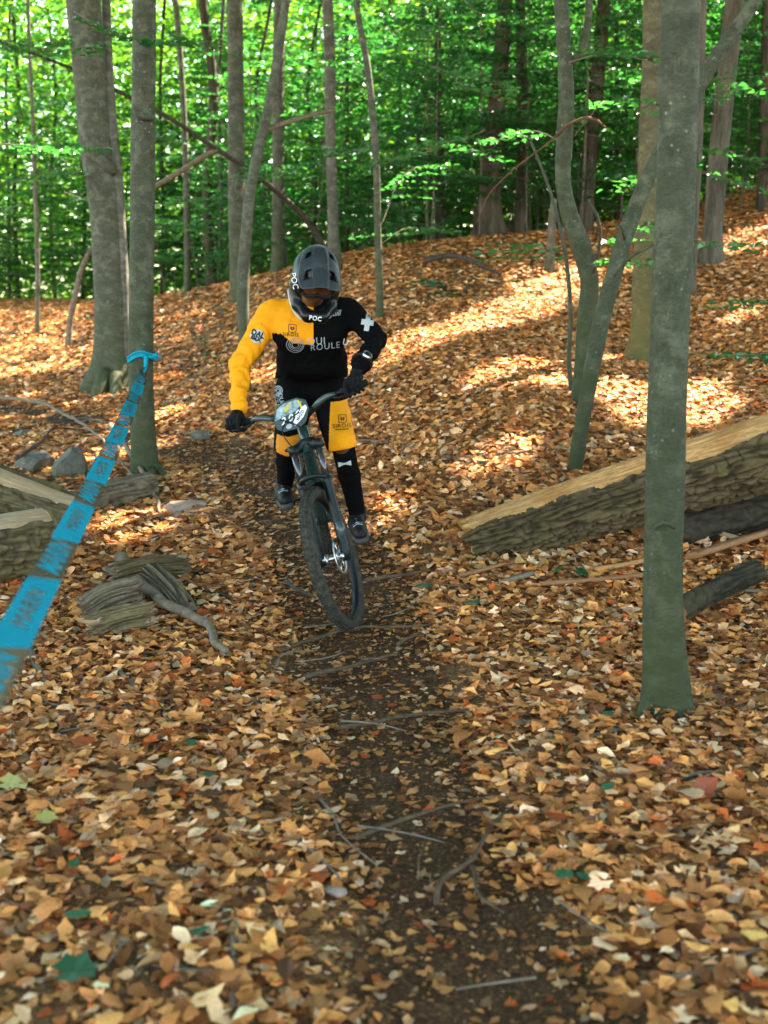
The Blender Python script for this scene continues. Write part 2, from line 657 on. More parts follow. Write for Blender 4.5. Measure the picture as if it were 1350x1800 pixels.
# ------------------------------------------------------------------ leaf litter
def leaf_template(kind, curl, fold, twist, wob):
    """returns verts (n,3) of a leaf of length 1 lying along +x, and triangles"""
    r = random.Random(wob)
    if kind == 'oval':
        xs = [0, .12, .32, .55, .78, 1.0]
        ws = [0.01, .17, .27, .26, .15, 0.0]
        mid = [(x, 0) for x in xs]
        lf = [(x, w * r.uniform(.66, 1.28)) for x, w in zip(xs[1:-1], ws[1:-1])]
        rt = [(x, -w * r.uniform(.66, 1.28)) for x, w in zip(xs[1:-1], ws[1:-1])]
        P = mid + lf + rt
        n = len(mid)
        T = []
        L = [0] + list(range(n, n + 4)) + [n - 1]
        Q = [0] + list(range(n + 4, n + 8)) + [n - 1]
        for i in range(5):
            for side, s in ((L, 1), (Q, 0)):
                q = (i, i + 1, side[i + 1], side[i]) if s else (i, side[i], side[i + 1], i + 1)
                q = [k for j, k in enumerate(q) if k not in q[:j]]
                for j in range(1, len(q) - 1):
                    T.append((q[0], q[j], q[j + 1]))
    elif kind == 'maple':
        ang = [180, 150, 120, 95, 72, 50, 30, 12, 0]
        rad = [.14, .44, .38, .50, .38, .54, .43, .44, .58]
        o = [(a, q * r.uniform(.88, 1.1)) for a, q in zip(ang, rad)]
        o += [(-a, q * r.uniform(.88, 1.1)) for a, q in zip(ang[1:-1][::-1], rad[1:-1][::-1])]
        P = [(.36, 0)] + [(.36 + q * math.cos(R(a)), q * math.sin(R(a))) for a, q in o]
        n = len(P) - 1
        T = [(0, 1 + (i + 1) % n, 1 + i) for i in range(n)]
    elif kind == 'flat':
        P = [(0, 0), (1, 0), (.52, .30), (.48, -.30)]
        T = [(0, 1, 2), (0, 3, 1)]
    else:   # far: two quads folded along the midrib
        P = [(0, 0), (1, 0), (.35, .27), (.72, .2), (.35, -.27), (.72, -.2)]
        T = [(0, 1, 3), (0, 3, 2), (0, 4, 5), (0, 5, 1)]
    P = np.array([(x, y, 0) for x, y in P], float)
    P[:, 0] -= .5
    x, y = P[:, 0].copy(), P[:, 1].copy()
    z = fold * np.abs(y) + curl * (x ** 2) + twist * x * y
    z += np.array([r.uniform(-.03, .03) for _ in x])
    y2 = y * (1 - abs(curl) * .15 * np.abs(x))
    return np.stack([x, y2, z - z.mean()], 1), np.array(T)


TEMPL = [leaf_template('oval', random.uniform(-.5, .8), random.uniform(-.5, .7), random.uniform(-1.1, 1.1), k) for k in range(20)]
TEMPL += [leaf_template('maple', random.uniform(-.6, .9), random.uniform(-.5, .6), random.uniform(-1.2, 1.2), 50 + k) for k in range(3)]
FART = [leaf_template('far', random.uniform(-.4, .8), random.uniform(-.3, .8), random.uniform(-.9, .9), 90 + k) for k in range(8)]
PAL = np.array([(.50, .270, .105), (.44, .205, .065), (.56, .37, .20), (.36, .165, .055), (.29, .125, .042), (.64, .50, .34), (.15, .066, .026),
                (.48, .25, .088), (.38, .30, .19), (.42, .105, .026), (.56, .31, .10), (.075, .038, .018), (.34, .16, .06)])
PALW = np.array([13, 12, 13, 11, 9, 6.5, 9, 12, 4, 3.0, 8, 6, 9.0])
PALW /= PALW.sum()


def rot_stack(normals, yaw, tilt, tdir):
    """rotation matrices (n,3,3): local z -> normal, spun by yaw, tilted"""
    n = len(yaw)
    z = normals
    ca, sa = np.cos(tdir), np.sin(tdir)
    ref = np.stack([ca, sa, np.zeros(n)], 1)
    t = ref - z * (ref * z).sum(1)[:, None]
    t /= np.linalg.norm(t, axis=1)[:, None]
    z2 = z * np.cos(tilt)[:, None] + t * np.sin(tilt)[:, None]
    a = np.stack([np.cos(yaw), np.sin(yaw), np.zeros(n)], 1)
    x = a - z2 * (a * z2).sum(1)[:, None]
    x /= np.linalg.norm(x, axis=1)[:, None] + 1e-9
    y = np.cross(z2, x)
    return np.stack([x, y, z2], 2)


def gnormal(x, y):
    e = .15
    dx = (gz(x + e, y) - gz(x - e, y)) / (2 * e)
    dy = (gz(x, y + e) - gz(x, y - e)) / (2 * e)
    n = np.stack([-dx, -dy, np.ones_like(dx)], 1)
    return n / np.linalg.norm(n, axis=1)[:, None]


def stamp(templ, pos, Rm, size, colour=None, tint=None):
    """many leaves -> V, F(tri), per vertex colour"""
    V, F, Cc, off = [], [], [], 0
    which = rng.integers(0, len(templ), len(pos))
    for k, (tv, tf) in enumerate(templ):
        s = np.where(which == k)[0]
        if not len(s):
            continue
        vv = np.einsum('nij,vj->nvi', Rm[s], tv) * size[s][:, None, None] + pos[s][:, None, :]
        V.append(vv.reshape(-1, 3))
        F.append((tf[None] + (off + np.arange(len(s)) * len(tv))[:, None, None]).reshape(-1, 3))
        off += len(s) * len(tv)
        src = colour if colour is not None else tint
        Cc.append(np.repeat(src[s], len(tv), axis=0))
    return np.concatenate(V), np.concatenate(F), np.concatenate(Cc)


def litter_mat(name, single):
    m, nt, b, out = new_mat(name)
    if single:
        oi = nt.nodes.new('ShaderNodeObjectInfo')
        c = oi.outputs['Color']
    else:
        c = nd(nt, 'ShaderNodeAttribute', attribute_name='col').outputs['Color']
    f = tex_noise(nt, 45 if not single else 14, 4, rough=.65)
    c = mix(nt, .55, c, ramp(nt, f, [(.3, (.45, .42, .4)), (.7, (1.2, 1.2, 1.2))]), 'MULTIPLY')
    nt.links.new(c, b.inputs['Base Color'])
    b.inputs['Roughness'].default_value = .6
    b.inputs['Specular IOR Level'].default_value = .18
    tr = nt.nodes.new('ShaderNodeBsdfTranslucent')
    nt.links.new(c, tr.inputs['Color'])
    mx = nt.nodes.new('ShaderNodeMixShader')
    mx.inputs[0].default_value = .18
    nt.links.new(b.outputs[0], mx.inputs[1])
    nt.links.new(tr.outputs[0], mx.inputs[2])
    nt.links.new(mx.outputs[0], out.inputs[0])
    return m


M['litter'] = litter_mat('dry_leaf', False)
M['litter1'] = litter_mat('dry_leaf_single', True)


def scatter(n, y0, y1, size_lo, size_hi, keep_trail, lift):
    """points in the wedge of ground between two depths"""
    yy = np.sqrt(rng.uniform(y0 ** 2, y1 ** 2, n))
    half = .3375 * yy * 1.22 + .8
    xx = rng.uniform(-1, 1, n) * half
    td = trail_d(xx, yy) * (1 + .55 * fbm(xx * 1.6, yy * 1.6, 7.7, 3)) + .25 * pnoise(xx * 5, yy * 5, 1.1)
    td = np.maximum(td, 0)
    p = 1 - (1 - keep_trail) * np.exp(-(td / .95) ** 2.2)
    patch = .5 + .5 * np.clip(1.0 + 2.2 * pnoise(xx * 1.1, yy * 1.1, 3.3), 0, 1)
    k = rng.random(n) < p * patch
    xx, yy, td = xx[k], yy[k], td[k]
    m = len(xx)
    zz = gz(xx, yy) - .035 * np.exp(-td ** 2)
    size = rng.uniform(size_lo, size_hi, m) * np.where(rng.random(m) < .1, 1.35, 1) * np.where(td < .9, .68, 1.0)
    tilt = np.abs(rng.normal(0, .27, m)) * np.where(td < .9, .5, 1)
    pos = np.stack([xx, yy, zz + .004 + rng.random(m) ** 1.6 * lift * np.where(td < .9, .3, 1)], 1)
    Rm = rot_stack(gnormal(xx, yy), rng.uniform(0, 2 * np.pi, m), tilt, rng.uniform(0, 2 * np.pi, m))
    ci = rng.choice(len(PAL), m, p=PALW)
    dk = np.clip(.6 + .4 * (td - .55) / .7, .6, 1)
    col = PAL[ci] * np.array([1.56, 1.27, 1.08]) * (.42 + 1.05 * rng.random(m) ** 1.15)[:, None] * dk[:, None]
    return pos, Rm, size, col


near = scatter(46000, 1.7, 6.2, .028, .080, .17, .04)
mid_ = scatter(80000, 6.2, 12.5, .042, .090, .40, .045)
far_ = scatter(150000, 12.5, 27, .055, .10, .45, .05)
# the largest near leaves become objects of their own
pos, Rm, size, col = near
d_ = pos - C0
w_ = d_ @ FW
uu = 675 + FPX * d_[:, 0] / w_
vv = 900 - FPX * (d_ @ UPV) / w_
inside = (uu > -10) & (uu < 1360) & (vv > 0) & (vv < 1810)
score = np.where(inside, size / w_, 0)
top = np.argsort(-score)[:290]
tmesh = []
for k, (tv, tf) in enumerate(TEMPL):
    mm = fast_mesh('fallen_leaf', tv, tf)
    mm.materials.append(M['litter1'])
    tmesh.append(mm)
for j, i in enumerate(top):
    o = bpy.data.objects.new('fallen_leaf', tmesh[random.randrange(len(tmesh))])
    COL.objects.link(o)
    o.parent = ground
    m4 = np.eye(4)
    m4[:3, :3] = Rm[i] * size[i]
    m4[:3, 3] = pos[i] + [0, 0, .012]
    o.matrix_local = Matrix(m4.tolist())
    o.color = (*[float(q) for q in np.clip(col[i] * 1.08, 0, 1)], 1)
keep = np.ones(len(pos), bool)
keep[top] = False
parts = [stamp(TEMPL, pos[keep], Rm[keep], size[keep], col[keep]), stamp(TEMPL, *mid_[:3], mid_[3]), stamp(FART, *far_[:3], far_[3])]
# leaves heaped against trunks and lying wood
heap = []
for (ua_, va_, ub_, vb_, n_h, wd_, hh_) in [(1120, 1262, 1225, 1258, 150, .07, .05), (232, 852, 300, 850, 70, .07, .04), (165, 712, 245, 702, 90, .12, .06), (830, 1000, 1130, 985, 160, .10, .05), (0, 1018, 90, 985, 80, .12, .06), (150, 1100, 260, 1090, 70, .07, .05),
                                            (225, 1040, 330, 1075, 60, .08, .06), (1210, 1075, 1340, 1010, 60, .08, .05), (60, 905, 140, 930, 50, .1, .05), (165, 885, 268, 872, 40, .08, .04), (1100, 640, 1150, 640, 50, .1, .05)]:
    A_, B_ = on_ground(ua_, va_), on_ground(ub_, vb_)
    t_ = rng.random(n_h)[:, None]
    p_ = A_ + (B_ - A_) * t_ + rng.normal(size=(n_h, 3)) * [wd_ * .6, wd_ * .6, 0]
    p_[:, 2] = gz(p_[:, 0], p_[:, 1]) + .01 + rng.random(n_h) * hh_
    heap.append(p_)
heap = np.concatenate(heap)
n_h = len(heap)
parts.append(stamp(TEMPL, heap, rot_stack(gnormal(heap[:, 0], heap[:, 1]), rng.uniform(0, 6.28, n_h), np.abs(rng.normal(0, .45, n_h)), rng.uniform(0, 6.28, n_h)), rng.uniform(.04, .085, n_h), PAL[rng.choice(len(PAL), n_h, p=PALW)] * rng.uniform(.8, 1.5, n_h)[:, None]))
# crumbs: broken bits of leaf on the trail
cr = scatter(60000, 1.7, 9.5, .008, .034, 1.0, .012)
cr[3][:] *= .9
parts.append(stamp(FART, *cr[:3], cr[3]))
V, F, Cc, off = [], [], [], 0
for v, f, c in parts:
    V.append(v)
    F.append(f + off)
    Cc.append(c)
    off += len(v)
V, F, Cc = np.concatenate(V), np.concatenate(F), np.concatenate(Cc)
lit = build_fast('leaf_litter', V, F, M['litter'], ground, smooth=False)
at_c = lit.data.attributes.new('col', 'FLOAT_COLOR', 'POINT')
at_c.data.foreach_set('color', np.c_[Cc, np.ones(len(Cc))].astype(np.float32).ravel())
lit['kind'] = 'stuff'
# small twigs among the leaves
g = Geo()
for k in range(260):
    y = math.sqrt(random.uniform(2.0 ** 2, 11 ** 2))
    x = random.uniform(-1, 1) * (.3375 * y * 1.15 + .4)
    L = random.uniform(.06, .3)
    a = random.uniform(0, 6.28)
    n = 5
    t = np.linspace(-.5, .5, n)
    bend = random.uniform(-.12, .12)
    px_ = x + L * (t * math.cos(a) - bend * t * t * 4 * math.sin(a))
    py_ = y + L * (t * math.sin(a) + bend * t * t * 4 * math.cos(a))
    P = np.stack([px_, py_, gz(px_, py_) + .03 + .02 * t * random.uniform(-1, 1)], 1)
    v, f = tube(P, np.linspace(1, .5, n) * random.uniform(.0016, .0048), 5)
    g.add(v, f, 0 if random.random() < .6 else 1)
tw = build('twig_litter', g, [M['twig'], M['twig_pale']], ground)
tw['kind'] = 'stuff'


# ------------------------------------------------------------------ trees in view
TREES = []          # (root, top xy) for the crowns


def trunk_geo(pts, Y, n=20, flare=.5, roots=4, ph=0.0, extend=None, step=.09, lump=.05, ground_end=True, Yt=None):
    P = []
    for i, (u, v, hw) in enumerate(pts):
        yy = Y if Yt is None else Y + (Yt - Y) * i / (len(pts) - 1)
        p = at(u, v, yy)
        P.append([p[0], p[1], p[2], hw * yy / FPX])
    P = np.array(P)
    if ground_end:
        gzb = float(gz(P[0, 0], P[0, 1]))
        P[0, 2] = min(P[0, 2], gzb) - .04
    if extend:
        d = P[-1, :3] - P[-2, :3]
        d = d / np.linalg.norm(d)
        d = d * .5 + np.array([0, 0, .5])
        d /= np.linalg.norm(d)
        rem = (extend - P[-1, 2]) / max(d[2], .3)
        for t, q in ((.5, .75), (1, .4)):
            P = np.vstack([P, np.r_[P[len(pts) - 1, :3] + d * rem * t + [random.uniform(-.2, .2), random.uniform(-.2, .2), 0], P[len(pts) - 1, 3] * q]])
    C = catmull(P, step)
    base = C[0].copy()
    sd = random.uniform(0, 50)

    def rm(th, PP):
        z = PP[:, 2][:, None] - base[2]
        q = 1 + lump * fbm(np.cos(th) * 1.1 + sd, np.sin(th) * 1.1, PP[:, 2][:, None] * 1.6) + lump * .5 * pnoise(np.cos(th) * 3 + sd, np.sin(th) * 3, PP[:, 2][:, None] * 5)
        fl = flare * np.exp(-np.maximum(z - .03, 0) / (2.2 * base[3] + .05)) * (.55 + .45 * np.cos(roots * th + ph))
        return q + fl
    return C, tube(C[:, :3], C[:, 3], n, True, rm)


def limb_geo(pts, Y, n=8, step=.07, r_px=True):
    P = np.array([np.r_[at(u, v, yy if False else Y + dy), hw * Y / FPX] for (u, v, hw, dy) in pts])
    C = catmull(P, step)
    sd = random.uniform(0, 50)
    return tube(C[:, :3], C[:, 3], n, True, lambda th, PP: 1 + .1 * pnoise(np.cos(th) + sd, np.sin(th), PP.sum(1)[:, None] * 5))


def tree(name, label, pts, mat, Y=None, group=None, flare=.5, extend=11, n=20, limbs=(), roots=4, ph=0.0, lump=.05, Yt=None, step=.09):
    if Y is None:
        Y = on_ground(pts[0][0], pts[0][1])[1]
    C, (v, f) = trunk_geo(pts, Y, n, flare, roots, ph, extend, step, lump, True, Yt)
    root = thing(name, label, 'tree', C[0][:3] + [0, 0, .04], group)
    build('trunk', Geo().add(v, f), M[mat], root)
    for lb in limbs:
        nm = lb[0]
        v, f = limb_geo(lb[1], Y)
        build(nm, Geo().add(v, f), M[lb[2] if len(lb) > 2 else mat], root)
    if extend:
        TREES.append((root, C[-1][:3].copy(), float(C[0][3])))
    return root, Y


tA, YA = tree('beech_tree', 'big pale grey beech leaning left with thick flared roots behind the taped trunk',
              [(196, 684, 38), (198, 640, 28), (200, 560, 29), (194, 450, 29), (185, 350, 28), (172, 262, 29), (160, 150, 27), (146, 0, 28)], 'beech', flare=.55, roots=3, ph=.6, n=28,
              limbs=[('side_stem', [(222, 650, 6, -.1), (219, 520, 7, -.1), (208, 330, 9, -.05), (194, 200, 10, .0), (188, 60, 8, .2), (186, -60, 7, .3)], 'beech_pale'),
                     ('root', [(186, 655, 16, -.15), (172, 690, 12, -.35), (158, 716, 6, -.5)]), ('root', [(205, 660, 13, -.2), (202, 700, 9, -.45), (196, 722, 5, -.6)]),
                     ('root', [(222, 665, 12, .1), (238, 690, 8, .1), (250, 700, 4, .1)]),
                     ('knot', [(150, 270, 5, -.16), (165, 274, 9, -.19), (182, 282, 10, -.19), (194, 296, 9, -.15), (200, 306, 5, -.1)])])
tB, YB = tree('beech_tree', 'slim mossy beech with the blue tape tied round its trunk', [(259, 846, 25), (255, 800, 22), (249, 700, 21.5), (248, 560, 21), (250, 400, 21), (251, 250, 20.5), (253, 120, 19.5), (253, 0, 19)], 'beech_green',
              flare=.35, roots=3, ph=1.0, n=24, step=.06,
              limbs=[('root', [(272, 815, 9, -.05), (290, 838, 8, -.05), (320, 850, 6, -.1), (355, 856, 5, -.1), (392, 862, 3, -.15)]), ('root', [(262, 825, 9, -.1), (272, 850, 7, -.2), (283, 866, 4, -.3)]),
                     ('root', [(330, 852, 4, -.1), (345, 862, 4, -.2), (362, 870, 2, -.25)]),
                     ('burl', [(236, 196, 6, -.05), (246, 202, 8, -.085), (258, 206, 7, -.085), (268, 208, 4, -.05)])])
tree('beech_tree', 'straight grey beech left of the rider, half hidden by a thin curved stem', [(424, 560, 15), (420, 480, 15), (417, 400, 14.5), (415, 250, 14), (414, 120, 13), (412, 0, 13)], 'beech', Y=14.8, flare=.4)
tree('beech_tree', 'thin curved beech with a bright right edge standing behind the rider\'s yellow arm', [(432, 694, 9), (429, 600, 9.5), (427, 500, 11), (432, 420, 10), (441, 330, 9), (455, 260, 8.5), (472, 190, 8), (488, 100, 7.5), (503, 0, 7)], 'beech', flare=.3, n=14,
     limbs=[('branch', [(458, 232, 4, 0), (495, 218, 4, .1), (540, 204, 4, .3), (588, 193, 3.5, .5)], 'twig_pale')])
tree('beech_tree', 'grey trunk directly above the helmet\'s left side, dim behind the curved stem', [(490, 500, 13), (489, 400, 11), (489, 250, 10), (490, 100, 10), (492, 0, 10)], 'beech', Y=16.5, n=14)
tree('beech_tree', 'straight pale trunk rising just right of the helmet', [(588, 470, 11), (586, 400, 9.5), (582, 280, 9), (580, 150, 9), (576, 0, 9)], 'beech_pale', Y=15.0, n=14)
tree('beech_tree', 'thin wavy stem leaning left between the helmet and the dark thicket', [(668, 566, 6.5), (667, 500, 6), (664, 400, 6), (662, 300, 6), (655, 200, 6), (645, 110, 5.5), (630, 30, 5), (622, -40, 4.5)], 'beech', flare=.3, n=12, extend=9)
tree('oak_tree', 'thick dark ridged trunk on the brow of the slope, right of centre', [(861, 412, 25), (860, 380, 19), (866, 280, 17), (873, 190, 15), (882, 90, 13), (888, 0, 13)], 'oak', Y=16.5, flare=.5, n=20)
tree('oak_tree', 'narrow dark straight trunk in the middle of the thicket', [(776, 440, 8), (774, 340, 8), (771, 230, 7.5), (770, 140, 6), (769, 0, 5)], 'dark_bark', Y=17.5, n=12)
tree('oak_tree', 'mottled dark trunk between the ridged oak and the forked beech', [(913, 420, 10), (916, 340, 9), (919, 220, 9), (917, 100, 9), (914, 0, 8)], 'oak', Y=17.0, n=12)
tree('oak_tree', 'dark ridged trunk behind the forked beech', [(1026, 395, 13), (1032, 320, 13), (1040, 230, 13), (1052, 120, 12), (1062, 0, 11)], 'oak', Y=16.5, n=14)
tE, YE = tree('beech_tree', 'bent grey beech whose stem kinks left then forks upward, right of the slope', [(1019, 712, 15), (1024, 640, 14), (1030, 560, 16), (1036, 490, 16), (1020, 430, 17), (1002, 380, 15), (990, 320, 13), (992, 250, 14), (996, 170, 13), (992, 90, 12), (986, 0, 12)], 'beech_green', flare=.25, n=20,
     limbs=[('branch', [(1005, 112, 7, 0), (1020, 92, 6, 0), (1031, 55, 6, 0), (1036, 0, 6, 0), (1038, -60, 5, 0)]),
            ('broken_branch', [(975, 242, 2.2, -.15), (1000, 218, 2.2, -.25), (1030, 206, 3, -.3), (1050, 212, 2.4, -.3), (1064, 224, 1.5, -.3)], 'twig_rust'),
            ('dead_branch', [(985, 235, 1.8, -.15), (950, 262, 1.6, -.2), (915, 288, 1.5, -.2), (880, 320, 1.6, .1), (855, 350, 1.4, .3), (838, 392, 1.0, .3)], 'twig_rust'),
            ('twig', [(1042, 480, 3, -.1), (1055, 420, 3, -.2), (1050, 380, 2.5, -.3), (1035, 350, 2, -.3)], 'twig_dark')])
tree('beech_tree', 'slanting smooth beech stem crossing behind the nearest trunk to the top right corner', [(1008, 832, 12), (1024, 740, 13), (1042, 640, 14), (1056, 570, 15), (1080, 480, 14), (1108, 390, 14), (1140, 310, 13), (1170, 250, 13), (1215, 175, 12.5), (1262, 95, 12), (1305, 35, 11), (1340, -20, 10)], 'beech_green', flare=.2, n=18, extend=9,
     limbs=[('branch', [(1070, 500, 4, 0), (1090, 468, 4, -.1), (1110, 450, 3, -.2), (1150, 430, 2, -.2)]), ('twig', [(1098, 420, 2.5, -.1), (1092, 400, 2, -.2), (1080, 390, 1.5, -.2)], 'twig_dark')])
tree('beech_tree', 'olive mossy beech with a sunlit right edge just left of the nearest trunk', [(1126, 640, 29), (1131, 600, 22), (1133, 500, 20), (1138, 380, 19), (1142, 250, 18), (1147, 120, 17.5), (1149, 0, 17)], 'beech_olive', flare=.35, n=22)
tree('oak_tree', 'rough grey trunk partly hidden behind the right side of the nearest trunk', [(1205, 560, 15), (1212, 400, 15), (1222, 200, 14), (1228, 0, 14)], 'oak_pale', Y=12.8, n=16)
tree('oak_tree', 'pale ridged trunk standing on the right hand slope', [(1246, 468, 22), (1251, 430, 16), (1259, 320, 16), (1272, 180, 16), (1285, 60, 16), (1292, 0, 16)], 'oak_pale', flare=.45, n=18)
tree('oak_tree', 'thin dark trunk at the right edge on the brow', [(1338, 376, 8), (1340, 280, 7), (1344, 150, 7), (1346, 0, 6)], 'dark_bark', Y=16.6, n=10)
tree('dead_tree', 'short pale broken stem behind the slim sapling of the forked beech', [(965, 476, 8), (968, 430, 7), (971, 380, 6.5), (974, 350, 5)], 'beech_pale', Y=13.6, n=10, extend=None)
tF, YF = tree('beech_tree', 'nearest mossy trunk standing before the fallen log', [(1170, 1258, 40), (1170, 1215, 37), (1166, 1130, 35.5), (1165, 1000, 34.5), (1170, 800, 34), (1177, 600, 33), (1185, 400, 33), (1192, 200, 32), (1197, 0, 31)], 'beech_green', flare=.55, roots=3, ph=.4, n=40, step=.03, lump=.065,
              limbs=[('root', [(1150, 1205, 18, -.02), (1136, 1238, 13, -.06), (1120, 1262, 6, -.1)]), ('root', [(1186, 1205, 18, -.03), (1204, 1240, 12, -.05), (1222, 1262, 5, -.05)]),
                     ('scar', [(1150, 930, 3, -.07), (1158, 921, 5, -.074), (1168, 918, 5.5, -.075), (1178, 922, 4, -.074), (1186, 930, 2, -.07)])])
tree('sapling', 'thin grey sapling stem curving up beside the bent beech', [(1008, 694, 4.5), (1000, 640, 4.5), (1003, 560, 4), (997, 470, 3.5), (985, 400, 3), (965, 330, 2.5), (930, 240, 2)], 'beech', flare=.2, n=8, extend=None)
tree('sapling', 'leaning thin brown stem in front of the bright gap on the left', [(119, 614, 6), (124, 560, 5), (134, 510, 5), (146, 465, 4.5), (162, 435, 4)], 'twig', flare=.3, n=8, extend=None)
tree('sapling', 'thin upright stem, second from the left edge, bright along its right side', [(65, 592, 4), (66, 450, 4), (62, 330, 3.8), (58, 220, 3.5), (52, 90, 3), (48, -20, 3)], 'beech_pale', n=8, extend=8)
tree('sapling', 'thin grey stem between the taped trunk and the rider', [(330, 528, 6), (329, 420, 5.5), (327, 300, 5.5), (322, 180, 5), (314, 60, 5), (306, -20, 5)], 'beech', Y=17, n=10, extend=10)
for (u, Yb, hw, lean, lab) in [(12, 24, 4, 4, 'thin dark stem at the left edge before the bright leaves'), (30, 25, 5, -6, 'dark stem near the left edge, thicker of a close pair'), (95, 26, 4, -8, 'thin dark stem left of the leaning brown stem'),
                               (140, 25, 4.5, 10, 'dark stem just left of the big leaning beech'), (283, 23, 4, 4, 'thin dark stem right of the taped trunk'), (372, 19, 11, -10, 'dark multi stemmed trunk in the shade behind the slope, left of the curved stem'),
                               (385, 19.5, 5, 5, 'dark thin stem beside the shaded multi stemmed trunk'), (545, 19, 4, 12, 'thin dark stem above the helmet'), (610, 20, 5, 0, 'dark stem just right of the pale trunk by the helmet'),
                               (700, 20, 4, -10, 'thin dark stem left of the narrow dark trunk'), (735, 21, 5, 6, 'dark stem in the thicket between two thin stems'), (815, 21, 4, -5, 'thin dark stem left of the thick ridged oak'),
                               (940, 20, 4, 8, 'thin dark stem right of the mottled trunk'), (1085, 20, 6, 0, 'dark stem behind the kinked beech, right side'), (1315, 20, 5, -6, 'thin dark stem right of the pale ridged trunk'), (1100, 21, 5, 16, 'dark leaning stem in the gap by the olive beech'),
                               (175, 26, 3, -4, 'very thin stem in the bright gap beside the leaning beech'), (455, 20, 4, 14, 'thin leaning stem between the two trunks left of the helmet')]:
    tree('young_tree', lab, [(u, 500, hw * .85), (u + lean * .8, 330, hw * .75), (u - lean * .4, 160, hw * .7), (u + lean * 1.6, 0, hw * .65)], random.choice(['dark_bark', 'beech', 'dark_bark']), Y=Yb, n=8, extend=9 if Yb < 22 else 12, flare=.2, step=.4)
# leaning dead pole across the left trees
Pd = np.array([np.r_[at(u, v, y), hw * y / FPX] for (u, v, hw, y) in [(-30, 62, 3.0, 12.3), (60, 95, 3.2, 12.6), (130, 122, 3.5, 12.9), (230, 172, 4.5, 13.4), (310, 215, 5, 13.8), (380, 262, 5, 14.2), (440, 300, 5.5, 14.6), (490, 340, 6, 15), (548, 398, 7, 15.4), (585, 460, 7, 15.6)]])
Pd[:, 3] *= .75
Cd = catmull(Pd, .12)
dp = thing('dead_pole', 'long bare dead pole slanting down from the left edge to behind the helmet', 'dead branch', Cd[-1][:3])
v, f = tube(Cd[:, :3], Cd[:, 3], 8)
build('pole', Geo().add(v, f), M['twig_dark'], dp)
v, f = limb_geo([(262, 333, 4.5, 0), (300, 312, 4.5, 0), (350, 280, 4.5, 0), (382, 262, 4, 0)], 14.2)
build('broken_branch', Geo().add(v, f), M['twig_pale'], dp)


# ------------------------------------------------------------------ saplings with flat sprays of leaves
LT = [leaf_template('far', c, fo, tw, 200 + i) for i, (c, fo, tw) in enumerate([(-.5, .25, .2), (-.35, .1, -.2), (-.6, .35, .1), (-.2, -.1, .3), (-.7, .2, -.3)])]


FLATT = [leaf_template('flat', c, fo, 0, 240 + i) for i, (c, fo) in enumerate([(-.4, .3), (-.2, .1), (.2, -.2)])]


def leaves_on(paths, r, size=(.045, .105), gap=.045, droop=.35):
    """leaves alternating on both sides of twig polylines"""
    pos, yaw, tilt, td = [], [], [], []
    for P in paths:
        L = np.linalg.norm(P[-1] - P[0])
        k = max(2, int(L / gap))
        for i in range(k):
            t = (i + r.random() * .6 + .3) / k
            q = P[0] + (P[-1] - P[0]) * t
            a = math.atan2(P[-1][1] - P[0][1], P[-1][0] - P[0][0])
            s = 1 if i % 2 else -1
            a2 = a + s * r.uniform(.6, 1.2) if i < k - 1 else a
            sz = r.uniform(*size)
            pos.append(np.append(q + np.array([math.cos(a2), math.sin(a2), -droop * .3]) * sz * .55, sz))
            yaw.append(a2)
            tilt.append(abs(r.gauss(0, .45)))
            td.append(r.uniform(0, 6.28))
    return np.array(pos), np.array(yaw), np.array(tilt), np.array(td)


def spray_paths(p0, ang, L, r, slope=-.05, sub=True):
    d = np.array([math.cos(ang), math.sin(ang), slope])
    p1 = p0 + d * L
    paths = [np.array([p0 + d * L * .2, p1])]
    if sub:
        k = int(L / .16)
        for i in range(k):
            t = .25 + .7 * i / max(k, 1)
            s = 1 if i % 2 else -1
            a2 = ang + s * r.uniform(.6, 1.0)
            l2 = L * (1 - t) * r.uniform(.5, .8) + .1
            q = p0 + d * L * t
            paths.append(np.array([q, q + np.array([math.cos(a2), math.sin(a2), slope - r.uniform(0, .1)]) * l2]))
    return paths


